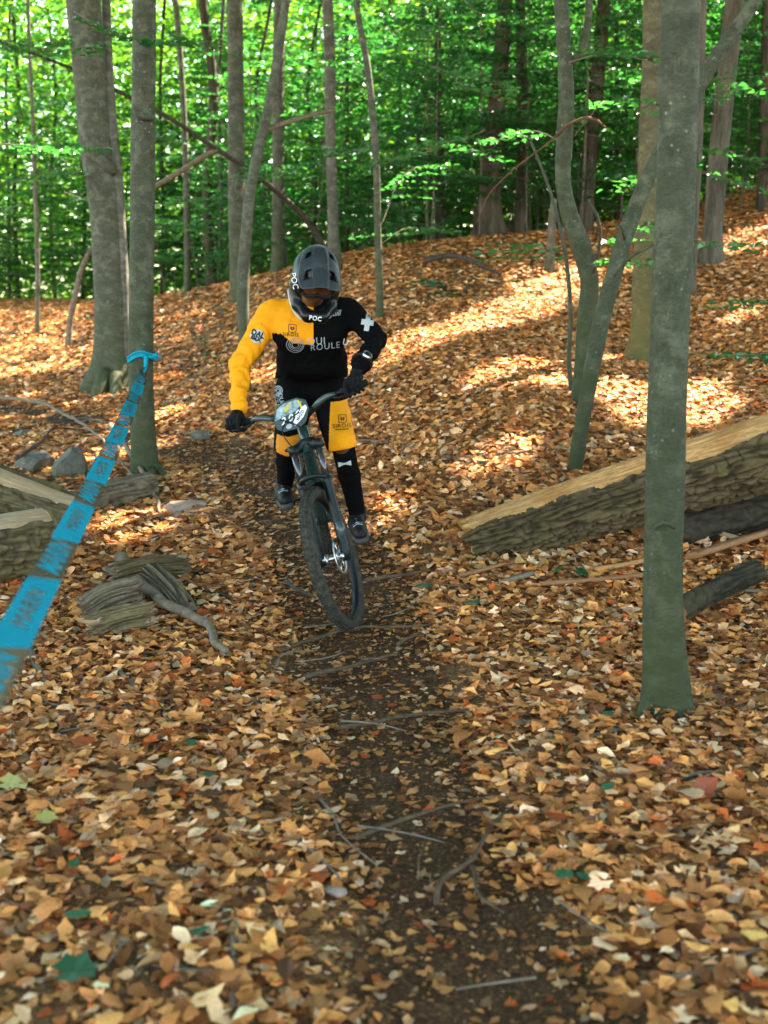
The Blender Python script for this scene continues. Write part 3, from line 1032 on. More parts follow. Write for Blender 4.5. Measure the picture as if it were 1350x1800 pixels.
def sapling_meshes(seed, H, z0, nb, Lmax, shrub=False):
    r = random.Random(seed)
    stem = Geo()
    k = 8
    t = np.linspace(0, 1, k)
    ax, ay = r.uniform(-.25, .25), r.uniform(-.25, .25)
    P = np.stack([ax * t ** 2 * H * .3 + .04 * np.sin(t * 7 + seed), ay * t ** 2 * H * .3 + .04 * np.cos(t * 6 + seed) - .04, t * H], 1)
    P[0, 2] = -.1
    v, f = tube(P, np.linspace(.0032 * H, .0015, k), 6)
    stem.add(v, f)
    paths = []
    for i in range(nb):
        q = (i + r.random()) / nb
        z = z0 + (H - z0) * q
        p0 = np.array([np.interp(z, P[:, 2], P[:, j]) for j in range(3)])
        L = Lmax * (1 - .55 * q) * r.uniform(.55, 1.0)
        ang = i * 2.4 + r.uniform(-.4, .4)
        ps = spray_paths(p0, ang, L, r, r.uniform(-.18, .14) if not shrub else r.uniform(.1, .5))
        v, f = tube(np.array([p0, ps[0][0], ps[0][-1]]), [.005, .004, .0015], 4, False)
        stem.add(v, f)
        paths += ps
    pos, yaw, tilt, td = leaves_on(paths, r, (.05, .12), .055)
    n = len(pos)
    nm = np.tile([0, 0, 1.0], (n, 1))
    Rm = rot_stack(nm, yaw, tilt, td)
    V, F, Cc = stamp(LT, pos[:, :3], Rm, pos[:, 3], tint=rng.random(n))
    lm = fast_mesh('foliage', V, F, False)
    a = lm.attributes.new('tint', 'FLOAT', 'POINT')
    a.data.foreach_set('value', Cc.astype(np.float32))
    lm.materials.append(M['leaf'])
    sm = bpy.data.meshes.new('stem')
    sm.from_pydata(stem.verts().tolist(), [], stem.f)
    sm.polygons.foreach_set('use_smooth', np.full(len(stem.f), True))
    sm.materials.append(M['twig'])
    return sm, lm


SAP = [sapling_meshes(300 + i, H, z0, nb, L) for i, (H, z0, nb, L) in enumerate([(3.2, .4, 34, 1.2), (4.2, .6, 44, 1.4), (5.4, .9, 54, 1.6), (2.4, .3, 26, 1.0), (7.0, 1.2, 66, 1.8), (6.0, .5, 60, 1.6)])]
SHR = [sapling_meshes(350 + i, H, .1, nb, L, True) for i, (H, nb, L) in enumerate([(.8, 9, .5), (1.2, 12, .6), (.55, 7, .4)])]


def plant(name, label, cat, meshes, loc, rot, sc, group):
    o = thing(name, label, cat, loc, group)
    o.rotation_euler = (0, 0, rot)
    o.scale = (sc, sc, sc)
    for nm, mm in zip(('stem', 'foliage'), meshes):
        c = bpy.data.objects.new(nm, mm)
        COL.objects.link(c)
        c.parent = o
    return o


def far_clear(x, y):
    """keep saplings off the open slope"""
    u = 675 + x / y * FPX
    if u < 330:
        lim = 20.5
    elif u < 620:
        lim = 16.8
    elif u < 1000:
        lim = 15.0
    else:
        lim = 15.2 + (u - 1000) / 350 * 1.6
    return y > lim


cnt = 0
sap_spots = []
while cnt < 150:
    y = random.triangular(15.2, 33, 17)
    x = random.uniform(-.40, .40) * y + random.uniform(-1, 1)
    if not far_clear(x, y) or any((x - a) ** 2 + (y - b) ** 2 < .5 for a, b in sap_spots):
        continue
    sap_spots.append((x, y))
    u = 675 + x / y * FPX
    if u < 260 and random.random() < .5:
        continue
    plant('beech_sapling', 'young beech sapling with flat leaf sprays in the thicket behind the slope', 'sapling', random.choice(SAP), (x, y, float(gz(x, y))), random.uniform(0, 6.28), random.uniform(.8, 1.25), 'saplings of the thicket behind the slope')
    cnt += 1
for k in range(60):
    y = random.uniform(14.9, 22)
    x = random.uniform(-.36, .38) * y
    if not far_clear(x, y):
        continue
    plant('beech_shrub', 'low leafy shrub along the brow of the slope', 'shrub', random.choice(SHR), (x, y, float(gz(x, y))), random.uniform(0, 6.28), random.uniform(.8, 1.3), 'low shrubs along the brow')


def leafy_branch(name, label, cat, segs, group=None, size=(.06, .1), gap=.05, seed=1, sub=True, mat='leaf', stem_r=.005):
    """a bough: list of (u,v,Y) points; flat sprays of leaves along it.  Its foot is the first point"""
    r = random.Random(seed)
    P = catmull(np.array([at(u, v, y) for u, v, y in segs]), .1)
    o = thing(name, label, cat, P[0], group)
    v, f = tube(P, np.linspace(stem_r, .002, len(P)), 6)
    build('stem', Geo().add(v, f), M['twig'], o)
    paths = []
    L = len(P)
    for i in range(1, L):
        if i / L < .25:
            continue
        d = P[i] - P[i - 1]
        a = math.atan2(d[1], d[0])
        for s in (-1, 1):
            l = (.15 + .35 * (1 - i / L)) * r.uniform(.6, 1.2)
            q = P[i]
            a2 = a + s * r.uniform(.6, 1.1)
            paths.append(np.array([q, q + np.array([math.cos(a2), math.sin(a2), r.uniform(-.15, .05)]) * l]))
    pos, yaw, tilt, td = leaves_on(paths, r, size, gap)
    Rm = rot_stack(np.tile([0, 0, 1.0], (len(pos), 1)), yaw, tilt, td)
    V, F, Cc = stamp(LT, pos[:, :3], Rm, pos[:, 3], tint=rng.random(len(pos)))
    ob = build_fast('foliage', V, F, M[mat], o, False)
    a = ob.data.attributes.new('tint', 'FLOAT', 'POINT')
    a.data.foreach_set('value', Cc.astype(np.float32))
    return o


LB = [('leafy bough reaching in at the upper left in front of the big leaning beech', [(-60, 60, 9), (30, 75, 9.3), (90, 90, 9.5), (160, 75, 9.8)]),
      ('leafy bough low across the left trunks at knot height', [(-50, 250, 10), (40, 255, 10.2), (110, 262, 10.5), (165, 258, 10.8)]),
      ('leafy bough at the left edge under the low bough', [(-60, 330, 11), (30, 315, 11.4), (90, 300, 11.6), (130, 305, 12)]),
      ('leafy bough between the taped trunk and the straight grey beech', [(430, 330, 14), (370, 350, 13.6), (330, 352, 13.2), (300, 360, 13)]),
      ('leafy bough to the right of the straight grey beech', [(415, 350, 14.5), (470, 290, 13.5), (500, 300, 13.2), (540, 310, 13)]),
      ('pale leafy bough in front of the wavy thin stem', [(668, 400, 11.9), (720, 300, 12.4), (760, 290, 12.6), (800, 300, 12.8)]),
      ('leafy bough low beside the wavy thin stem', [(668, 430, 12), (720, 400, 12.4), (760, 405, 12.6), (640, 415, 12.2)]),
      ('leafy bough on the bent beech at head height', [(1040, 470, 8.9), (1070, 420, 8.7), (1110, 400, 8.6), (1150, 390, 8.4)]),
      ('leafy bough low between the two stems of the forked pair', [(1035, 480, 8.9), (1075, 455, 8.7), (1110, 465, 8.5), (1160, 460, 8.3)]),
      ('leafy bough hanging left of the bent beech', [(1000, 480, 9.6), (960, 440, 9.4), (920, 430, 9.2), (890, 450, 9)]),
      ('leafy bough high beside the bent beech\'s kink', [(1010, 240, 9), (1050, 190, 8.8), (1090, 175, 8.6), (1130, 180, 8.4)]),
      ('leafy bough high across the olive beech', [(1000, 110, 8.6), (1060, 95, 8.3), (1110, 100, 8.1), (1150, 110, 8)]),
      ('small leafy bough at the right of the nearest trunk at slope height', [(1216, 420, 8), (1240, 425, 7.8), (1260, 432, 7.6)]),
      ('leafy bough at the right edge above the slope', [(1400, 520, 8.5), (1350, 530, 8.3), (1325, 535, 8.2), (1310, 540, 8.1)]),
      ('lower leafy bough at the right edge over the slope', [(1400, 620, 7.8), (1340, 622, 7.6), (1300, 625, 7.4), (1270, 622, 7.3)]),
      ('leafy bough above the thick ridged oak', [(830, 60, 15), (800, 110, 14.5), (760, 130, 14), (700, 120, 13.6)]),
      ('leafy bough across the top centre', [(575, 40, 14.8), (640, 60, 14), (700, 40, 13.6), (760, 70, 13)]),
      ('leafy bough over the top right gap', [(1400, 100, 13), (1340, 140, 12.6), (1300, 160, 12.4), (1250, 180, 12)]),
      ('leafy bough hanging across the taped trunk near the top', [(130, 20, 9), (200, 60, 8.6), (260, 75, 8.3), (300, 80, 8)]),
      ('leafy bough across the mottled trunk', [(1000, 260, 12), (940, 230, 12), (900, 240, 12), (850, 250, 12)])]
for i, (lab, sg) in enumerate(LB):
    leafy_branch('leafy_bough', lab, 'branch', sg, None, seed=900 + i)

rb_ = random.Random(77)
for k in range(34):
    u0 = rb_.choice([rb_.uniform(280, 900), rb_.uniform(880, 1340), rb_.uniform(-20, 330)])
    v0 = rb_.uniform(-40, 330) if u0 > 330 else rb_.uniform(-40, 420)
    Y0 = rb_.uniform(10.5, 14.5)
    sgn = rb_.choice([-1, 1])
    L0 = rb_.uniform(70, 150)
    leafy_branch('leafy_spray', 'flat spray of pale green leaves hanging between the camera and the thicket', 'branch', [(u0, v0 - 25, Y0 + .3), (u0 + sgn * L0 * .4, v0 - 6, Y0), (u0 + sgn * L0 * .75, v0 + 4, Y0 - .2), (u0 + sgn * L0, v0 + 14, Y0 - .3)], 'leafy sprays hanging in front of the thicket', seed=1200 + k, size=(.05, .11))
# plants low on the ground
def seedling(label, u, v, n, hgt, ls, seed, group=None, maple=False, Y=None):
    r = random.Random(seed)
    p = on_ground(u, v) if Y is None else at(u, v, Y)
    o = thing('seedling', label, 'seedling', p, group)
    g = Geo()
    for i in range(n):
        a = i * 2.4 + r.uniform(-.3, .3)
        h = hgt * r.uniform(.55, 1)
        d = np.array([math.cos(a), math.sin(a), 0])
        q = p + d * ls * .7 * r.uniform(.3, 1) + [0, 0, h]
        v_, f_ = tube(np.array([p - [0, 0, .02], p * .5 + q * .5 + [0, 0, h * .2], q]), [.0025, .002, .0012], 5)
        g.add(v_, f_)
        tv, tf = leaf_template('maple' if maple else 'oval', -.4, .25, 0, seed * 7 + i)
        Rm = rot_stack(np.array([[0, 0, 1.0]]), np.array([a]), np.array([r.uniform(.05, .5)]), np.array([a]))[0]
        s = ls * r.uniform(.8, 1.2)
        ob = build_fast('leaf', (tv * s) @ Rm.T + q + d * s * .45, tf, M['leaf1'], o, False)
        at_ = ob.data.attributes.new('tint', 'FLOAT', 'POINT')
        at_.data.foreach_set('value', np.full(len(tv), r.uniform(.3, .95), np.float32))
    build('stem', g, M['twig'], o)
    return o


M['leaf1'] = leaf_mat('seedling_leaf', (.010, .058, .026), (.022, .115, .045), (.04, .24, .06), .25, .4, 0)
SD = [('seedling with dark leaves on the flat left of the taped trunk', 80, 560, 6, .14, .09), ('seedling by the leaning brown stem', 150, 572, 6, .14, .09), ('tall seedling with round leaves right of the taped trunk, uppermost', 335, 545, 6, .3, .12),
      ('seedling right of the taped trunk at tape height', 350, 625, 7, .22, .10), ('seedling touching the taped trunk at tape knot', 278, 640, 7, .30, .11), ('seedling low right of the tape knot', 368, 648, 6, .15, .09), ('seedling behind the seedling at tape height', 300, 590, 6, .18, .10),
      ('broad leaved plant on the mound behind the rider\'s shoulder', 755, 520, 9, .16, .17), ('second broad leaved plant on the mound, nearer the dead branch', 778, 530, 7, .10, .15),
      ('bright green seedling in front of the fallen log', 1004, 1020, 6, .07, .085), ('little seedling left of the foot of the nearest trunk', 1003, 1240, 4, .035, .045), ('tiny seedling between trail and nearest trunk', 987, 1312, 3, .03, .04), ('tiny seedling nearest the foot of the nearest trunk', 1092, 1332, 3, .03, .04),
      ('seedling on the sunlit slope', 960, 455, 6, .18, .1), ('seedling right of the olive beech on the slope', 1180, 470, 6, .2, .1), ('seedling at the foot of the straight grey beech', 390, 560, 6, .2, .1)]
for i, s in enumerate(SD):
    seedling(*s, seed=40 + i)
# green leaves dropped on the litter
def green_leaf(label, u, v, s, kind, yaw, tint, mat='leaf1', tilt=.15):
    p = on_ground(u, v)
    tv, tf = leaf_template(kind, .15, .12, .2, int(u))
    Rm = rot_stack(gnormal(p[:1], p[1:2]), np.array([yaw]), np.array([tilt]), np.array([4.7]))[0]
    o = link('green_leaf', fast_mesh('green_leaf', (tv * s) @ Rm.T, tf, False), M[mat])
    a = o.data.attributes.new('tint', 'FLOAT', 'POINT')
    a.data.foreach_set('value', np.full(len(tv), tint, np.float32))
    o.location = tuple(p + [0, 0, .05])
    tag(o, label, 'leaf')


M['leaf_yel'] = leaf_mat('yellow_leaf', (.35, .30, .07), (.55, .48, .16), (.3, .3, .05), .25, .45, 0)
green_leaf('dark green maple leaf lying at the lower left', 142, 1735, .125, 'maple', .4, .5)
green_leaf('small green leaf on the bare soil left of the trail', 338, 1332, .052, 'maple', .1, .4)
green_leaf('green leaf left of the trail under the small twig', 368, 1388, .05, 'oval', .1, .3)
green_leaf('green leaf lying right of the lower trail', 990, 1562, .06, 'maple', 1.6, .6)
green_leaf('grey green leaf beside the green one right of the lower trail', 1026, 1573, .055, 'oval', -.7, .2)
green_leaf('yellow green leaf right of the trail near the red leaf', 1068, 1407, .07, 'oval', .7, .95)
green_leaf('small dark green leaf at the left above the maple leaf', 132, 1548, .05, 'oval', 1.5, .4)
green_leaf('green leaf on edge before the nearest trunk', 1068, 1276, .06, 'oval', .2, .3)
green_leaf('green leaf close to the lower left trail edge', 352, 1672, .06, 'oval', .5, .6)
green_leaf('fresh green leaf between maple leaf and stick', 140, 1638, .075, 'oval', .1, .9)
green_leaf('green leaf flat on the trail side below the log end', 832, 1078, .09, 'oval', .2, .4)
green_leaf('green leaf lying near the planks', 748, 1046, .09, 'oval', -.1, .3)
green_leaf('pale yellow maple leaf at the left edge', 30, 1400, .13, 'maple', .3, .8, 'leaf_yel')
green_leaf('yellow leaf on the litter under the pale maple leaf', 85, 1462, .08, 'maple', .9, .3, 'leaf_yel')
M['leaf_red'] = leaf_mat('red_leaf', (.20, .035, .008), (.36, .07, .015), (.3, .05, .01), .25, .4, 0)
green_leaf('upright rust red leaf right of the trail', 1238, 1412, .12, 'oval', .9, .5, 'leaf_red', .9)
green_leaf('rust red leaf on the litter at the left', 150, 1326, .09, 'oval', .15, .6, 'leaf_red', .3)
green_leaf('red brown leaf left of the upright red leaf', 978, 1462, .08, 'oval', -.2, .2, 'leaf_red', .3)


# ------------------------------------------------------------------ forest beyond: one leafy mass that nobody could count
def leaf_mass(name, centres, per, spread, size, mat):
    n = len(centres) * per
    c = np.repeat(centres, per, 0)
    pos = c + rng.normal(size=(n, 3)) * np.array(spread)
    yaw = rng.uniform(0, 6.28, n)
    Rm = rot_stack(np.tile([0, 0, 1.0], (n, 1)), yaw, np.abs(rng.normal(0, .65, n)), rng.uniform(0, 6.28, n))
    tint = np.clip(np.repeat(rng.random(len(centres)), per) * .6 + rng.random(n) * .4, 0, 1)
    V, F, Cc = stamp(FLATT, pos, Rm, rng.uniform(*size, n), tint=tint)
    o = build_fast(name, V, F, M[mat], None, False)
    a = o.data.attributes.new('tint', 'FLOAT', 'POINT')
    a.data.foreach_set('value', Cc.astype(np.float32))
    return o


nc = 24000
yy = rng.uniform(22, 52, nc)
sl_ = rng.uniform(-.46, .46, nc)
sl_[15500:] = rng.uniform(.46, .98, nc - 15500) * np.where(rng.random(nc - 15500) < .6, -1, 1)   # the wood goes on to both sides
xx = sl_ * yy
zz = gz(xx, yy) + rng.uniform(0, 1, nc) ** 1.0 * np.minimum(.30 * yy + 2.5 - gz(xx, yy), 19)
gap = fbm(xx * .18, yy * .12, zz * .25)
k = gap > -.5
o = leaf_mass('distant_foliage', np.stack([xx, yy, zz], 1)[k], 14, (.65, .65, .30), (.11, .27), 'leaf_far')
nc = 20000
yy = rng.uniform(50, 88, nc)
xx = rng.uniform(-1.0, .8, nc) * yy
zz = gz(xx, yy) + rng.uniform(0, 1, nc) * np.minimum(.30 * yy + 2.5 - gz(xx, yy), 26)
o2 = leaf_mass('far_foliage', np.stack([xx, yy, zz], 1), 12, (1.1, 1.1, .35), (.3, .55), 'leaf_far')
tag(o2, 'pale sunlit leaves far down beyond the forest edge', 'foliage', kind='stuff')
tag(o, 'bright green leaves of the forest beyond the slope', 'foliage', kind='stuff')

# ------------------------------------------------------------------ canopy overhead; unseen, its leaves cut out and added to shape the sun patches
spots = []
def sunspots(pts, r):
    for u, v in pts:
        spots.append((on_ground(u, v), r))
sunspots([(705, 612), (740, 604), (780, 592), (820, 580), (855, 566), (890, 552), (930, 540), (965, 522), (990, 508)], .31)
sunspots([(930, 500), (975, 480)], .2)
sunspots([(835, 690), (880, 682), (925, 676), (970, 672), (1000, 680)], .10)
sunspots([(1075, 690), (1100, 700), (1045, 700)], .13)
sunspots([(1215, 690), (1255, 725), (1230, 740)], .15)
sunspots([(500, 1378), (520, 1366)], .06)
sunspots([(280, 655), (300, 640), (265, 735), (290, 742)], .13)
sunspots([(170, 745), (60, 700), (100, 650), (190, 760), (210, 925), (240, 940), (260, 930)], .10)
sunspots([(60, 545), (110, 560), (300, 545), (360, 560), (330, 580)], .3)
sunspots([(1060, 1220), (1045, 1250), (950, 1245)], .03)
sunspots([(1120, 740), (1090, 640), (1300, 560), (620, 500)], .14)
for (u, v, y, r) in [(436, 450, 10, .16), (446, 330, 10, .16), (429, 520, 10, .16), (214, 520, 12, .16), (206, 420, 12, .15), (60, 480, 14, .5), (1160, 500, 11, .15), (1165, 430, 11, .15), (1160, 200, 11, .3), (970, 430, 13.5, .3), (585, 200, 15, .3),
                     (720, 300, 12.4, .35), (900, 260, 12, .3), (1080, 430, 8.6, .18), (1060, 180, 8.6, .15), (500, 300, 13.2, .3), (60, 260, 10.3, .3), (700, 420, 16, .5), (1110, 300, 17, .6)]:
    spots.append((at(u, v, y), r))
NC = 112000
cx = rng.uniform(-17, 24, NC)
cyy = rng.uniform(-10, 31, NC)
cz = rng.uniform(8.2, 14.5, NC)
cz[:26000] = rng.uniform(9, 13, 26000)          # extra leaves added sunward so their shade falls on the trail
cx[:26000] = rng.uniform(-4.5, 5.5, 26000) + cz[:26000] / SUN[2] * SUN[0]
cyy[:26000] = rng.uniform(1.2, 12.5, 26000) + cz[:26000] / SUN[2] * SUN[1]
dens = np.ones(NC)
dens[(cyy < 0)] *= .38                      # thinned behind the camera to let in soft frontal light
ysh = cyy - (cz - 3) / SUN[2] * SUN[1]
dens[ysh > 14.8] *= .13  # leaves thinned so the sun reaches the thicket
dens[ysh > 20] *= .2
k = rng.random(NC) < dens
CP = np.stack([cx, cyy, cz], 1)[k]
cs = rng.uniform(.32, .58, len(CP))
kill = np.zeros(len(CP), bool)
for p, r in spots:
    q = CP - p
    t = q @ SUN
    perp = np.linalg.norm(q - t[:, None] * SUN, axis=1)
    rr = r * (1 + .35 * pnoise(CP[:, 0] * 2, CP[:, 1] * 2, CP[:, 2] * 2))
    kill |= (t > 0) & (perp < rr + cs * (.33 if r > .08 else .12))
CP, cs = CP[~kill], cs[~kill]
n = len(CP)
Rm = rot_stack(np.tile([0, 0, 1.0], (n, 1)), rng.uniform(0, 6.28, n), np.abs(rng.normal(0, .4, n)), rng.uniform(0, 6.28, n))
own = np.full(n, -1)
bd = np.full(n, 4.2)
tops = [(i, t[1]) for i, t in enumerate(TREES) if t[2] > .09]
for i, tp in tops:
    d = np.hypot(CP[:, 0] - tp[0], CP[:, 1] - tp[1])
    kk = d < bd
    own[kk] = i
    bd[kk] = d[kk]
CAN = LT
for i in [-1] + [t[0] for t in tops]:
    kk = own == i
    if kk.sum() < 20:
        continue
    V, F, Cc = stamp(CAN, CP[kk], Rm[kk], cs[kk], tint=rng.random(kk.sum()))
    if i < 0:
        o = build_fast('shade_canopy', V, F, M['leaf_canopy'], None, False)
        tag(o, 'closed leaf canopy of the forest overhead', 'canopy', kind='stuff')
    else:
        root, tp, rad = TREES[i]
        o = build_fast('crown', V, F, M['leaf_canopy'], root, False)
        g = Geo()
        for q in range(5):
            a = q * 1.26 + i
            e = np.array([math.cos(a) * 2.6, math.sin(a) * 2.6, 1.6])
            v, f = tube(np.array([tp - [0, 0, 1.4], tp + e * .4 - [0, 0, .6], tp + e]), [rad * .4, rad * .28, .012], 6)
            g.add(v, f)
        build('limb', g, M['beech'], root)
    a = o.data.attributes.new('tint', 'FLOAT', 'POINT')
    a.data.foreach_set('value', Cc.astype(np.float32))


# ------------------------------------------------------------------ logs, wood, rocks, sticks
def wood_mat(name, c1, c2, c3, vs):
    m, nt, b, _ = new_mat(name)
    f = tex_noise(nt, 14, 7, coord='UV', vec_scale=vs, rough=.72)
    g = tex_noise(nt, 4, 6, rough=.65)
    c = mix(nt, ramp(nt, g, [(.4, (0, 0, 0)), (.62, (1, 1, 1))]), ramp(nt, f, [(.3, c2), (.65, c1)]), ramp(nt, f, [(.3, c2), (.65, c3)]))
    nt.links.new(c, b.inputs['Base Color'])
    b.inputs['Roughness'].default_value = .6
    b.inputs['Specular IOR Level'].default_value = .35
    bump(nt, f, b, .5, .006)
    return m


def furrow_mat(name, hi, lo, moss, mossamt=.6):
    """bark whose crevices are geometry; colour gives cork, moss and shade painted into the crevices"""
    m, nt, b, _ = new_mat(name)
    f = tex_noise(nt, 24, 6, rough=.7)
    c = ramp(nt, f, [(.3, lo), (.65, hi)])
    mm = ramp(nt, tex_noise(nt, 4.5, 6, rough=.7), [(.42, (0, 0, 0)), (.6, (1, 1, 1))])
    c = mix(nt, math_(nt, 'MULTIPLY', mm, mossamt), c, moss)
    ia = nd(nt, 'ShaderNodeAttribute', attribute_name='crevice_shade')
    c = mix(nt, math_(nt, 'MULTIPLY', ia.outputs['Fac'], .8), c, tuple(q * .45 for q in lo))  # crevices darkened: their shade is painted into the bark colour
    nt.links.new(c, b.inputs['Base Color'])
    b.inputs['Roughness'].default_value = .85
    b.inputs['Specular IOR Level'].default_value = .2
    bump(nt, f, b, .7, .01)
    return m


M['wood'] = wood_mat('bare_wood', (.60, .33, .12), (.20, .085, .025), (.44, .19, .055), (.5, 5, 1))
M['wood_pale'] = wood_mat('pale_bare_wood', (.45, .32, .19), (.24, .15, .08), (.38, .25, .13), (.35, 6, 1))
M['wood_grey'] = wood_mat('grey_weathered_wood', (.24, .18, .12), (.09, .062, .038), (.20, .14, .08), (.3, 7, 1))
M['wood_red'] = wood_mat('red_split_wood', (.36, .17, .07), (.17, .07, .025), (.28, .12, .045), (.35, 6, 1))
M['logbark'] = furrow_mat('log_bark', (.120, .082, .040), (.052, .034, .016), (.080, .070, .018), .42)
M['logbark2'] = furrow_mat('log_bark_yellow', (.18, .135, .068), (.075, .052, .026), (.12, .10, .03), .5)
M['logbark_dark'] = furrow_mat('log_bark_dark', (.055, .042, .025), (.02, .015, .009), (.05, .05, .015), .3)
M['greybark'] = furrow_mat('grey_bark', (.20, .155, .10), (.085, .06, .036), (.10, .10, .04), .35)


def uv_axis(me, P0, T):
    pass


def param_surface(name, V, n, m, mats, parent, closed=True, uvs=None):
    """grid of m rings x n points"""
    i = np.arange(m - 1)[:, None] * n
    j = np.arange(n if closed else n - 1)[None]
    jn = (j + 1) % n
    F = np.stack([i + j, i + jn, i + n + jn, i + n + j], -1).reshape(-1, 4)
    me = fast_mesh(name, V.reshape(-1, 3) - rootpos(parent), F)
    uvl = me.uv_layers.new(name='UVMap')
    s = np.arange(m) / (m - 1)
    t = np.arange(n) / n
    uv = np.stack(np.meshgrid(s, t, indexing='ij'), -1).reshape(-1, 2)
    if uvs is not None:
        uv = uv * np.array(uvs)
    li = np.empty(len(me.loops), np.int32)
    me.loops.foreach_get('vertex_index', li)
    uvl.data.foreach_set('uv', uv[li].astype(np.float32).ravel())
    return link(name, me, mats, parent)


def log(name, label, A, B, r0, r1, bark, wood, bare=None, seed=0.0, nth=120, ns=None, amp=.016, bend=0.0, end_slant=(0, 0), cat='log', fur=34, ends=True, splinter=0.0, along=4.2, cr=.5):
    """a trunk lying from A to B; bark is furrowed geometry, bare=(centre angle, half width) strip without bark (0 = straight up, + towards the camera)"""
    A, B = np.array(A, float), np.array(B, float)
    L = np.linalg.norm(B - A)
    T = (B - A) / L
    U = np.array([0, 0, 1.0]) - T * T[2]
    U /= np.linalg.norm(U)
    S = np.cross(T, U)
    if S[1] > 0:
        S = -S
    ns = ns or int(L / .014)
    s = np.linspace(0, L, ns)[:, None]
    th = (np.arange(nth) * 2 * np.pi / nth)[None]
    r = r0 + (r1 - r0) * s / L
    arc = th * (r0 + r1) / 2
    cc, sn = np.cos(th), np.sin(th)
    low = 1 + .07 * fbm(cc * 1.2 + seed, sn * 1.2, s * 1.3)
    wv = .25 * pnoise(cc * 3 + seed, sn * 3, s * 5)
    n1 = pnoise(np.cos(th) * (r0 + r1) * .5 * fur + wv + seed, np.sin(th) * (r0 + r1) * .5 * fur + wv, s * along + seed)
    n2 = pnoise(np.cos(th) * (r0 + r1) * fur * 1.1 + seed * 2, np.sin(th) * (r0 + r1) * fur * 1.1, s * 9 + seed)
    ridge = np.clip(1 - np.abs(n1) * 4.2, 0, 1)          # 1 along the crevices
    cross = np.clip(1 - np.abs(pnoise(np.cos(th) * (r0 + r1) * fur * .3 + seed * 3, np.sin(th) * (r0 + r1) * fur * .3, s * 13 + seed)) * 7, 0, 1)
    crev = np.clip(ridge ** 1.3 + cr * cross, 0, 1.2)
    disp = amp * (.55 - 1.6 * crev + .7 * n2)
    rb = r * low + disp + amp * 1.15
    if bare:
        a0, hw = bare
        d = np.abs((th - a0 + np.pi) % (2 * np.pi) - np.pi)
        edge = hw * (1 + .30 * pnoise(s * 2.2 + seed, 3.0 + np.sign(np.sin(th - a0))) + .14 * pnoise(s * 9 + seed, np.sign(np.sin(th - a0)) * 5.0))
        rb = np.where(d < edge, r * low - .03, rb)
    bx = bend * np.sin(np.pi * s / L)
    t0 = s + 0 * th
    sl = (cc * end_slant[0] + sn * end_slant[1]) * r * (s / L)
    if splinter:
        sp_ = fbm(np.cos(th) * 4 + seed, np.sin(th) * 4, 0.5, 3)
        sl = sl + splinter * sp_ * np.abs(2 * s / L - 1) ** 3
    mk = lambda rad: A + (t0 + sl)[..., None] * T + (bx + rad * cc)[..., None] * U + (rad * sn)[..., None] * S
    root = thing(name, label, cat, A - [0, 0, r0])
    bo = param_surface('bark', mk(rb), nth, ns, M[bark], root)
    ca_ = bo.data.attributes.new('crevice_shade', 'FLOAT', 'POINT')
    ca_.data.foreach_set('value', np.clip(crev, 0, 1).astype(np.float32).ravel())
    rw = r * low - .004 + .012 * fbm(cc * 5 + seed, sn * 5, s * 1.6) + .004 * pnoise(cc * 14 + seed, sn * 14, s * 2.5)
    rw = np.where(rb > r * low - .025, rw - .03, rw)
    if bare:
        rw = np.where(d < edge + .12, r * low - .004 + .012 * fbm(cc * 5 + seed, sn * 5, s * 1.6) + .004 * pnoise(cc * 14 + seed, sn * 14, s * 2.5), rw)
    Vw = mk(rw + .0 * s)
    param_surface('bare_wood', Vw, nth, ns, M[wood], root, uvs=(L * 2, 1))
    if ends:
        for k, e in ((0, 0), (1, ns - 1)):
            ring = mk(np.maximum(rb, r * low - .002))[e]
            c = ring.mean(0)
            rings = [ring * q + c * (1 - q) + T * (random.uniform(-.006, .006) if q < 1 else 0) for q in (1, .85, .6, .3, .05)]
            param_surface('cut_end', np.stack(rings), nth, 5, M[wood], root, uvs=(1, 1))
    return root


gA, gB = at(826, 952, 6.45), at(1420, 772, 6.25)
log('fallen_log', 'big fallen log with its top stripped to orange wood lying behind the nearest trunk', gA, gB, .145, .205, 'logbark', 'wood', (-.15, 1.08), 3.3, 230, 360, .019, .01, (0, -.35), splinter=.10)
log('fallen_log', 'dark log in deep shade under the big stripped log', at(1130, 952, 6.5), at(1440, 862, 6.7), .13, .15, 'logbark_dark', 'wood_red', None, 7.7, 70, 90, .012)
log('fallen_log', 'bark log behind at the left edge with a flat pale top', at(-120, 822, 7.0), at(134, 908, 6.85), .15, .115, 'logbark2', 'wood_pale', (.25, .6), 1.3, 110, 90, .016)
log('fallen_log', 'thick bark log end at the left edge, front one of the two', at(-170, 985, 5.5), at(70, 946, 6.15), .18, .165, 'logbark2', 'wood_pale', (.25, .62), 5.9, 130, 100, .018, 0, (.1, -.1))
log('log_chunk', 'short grey weathered log chunk lying before the taped trunk', at(150, 882, 7.5), at(266, 854, 7.75), .095, .085, 'greybark', 'wood_grey', (.2, .3), 2.2, 80, 50, .012, 0, (.2, .2))
log('rotten_wood', 'ribbed rotten wood piece standing out of the litter left of the trail', at(262, 1013, 5.95), at(325, 1078, 5.6), .065, .045, 'greybark', 'wood_grey', None, 8.8, 150, 90, .016, .02, cat='wood piece', fur=105, splinter=.14, along=1.6, cr=.12)
log('rotten_wood', 'crumbling grey wood slab left of the ribbed rotten piece', at(150, 1074, 5.5), at(238, 1036, 5.6), .055, .045, 'greybark', 'wood_grey', None, 4.1, 150, 90, .014, .02, cat='wood piece', fur=105, splinter=.14, along=1.6, cr=.12)
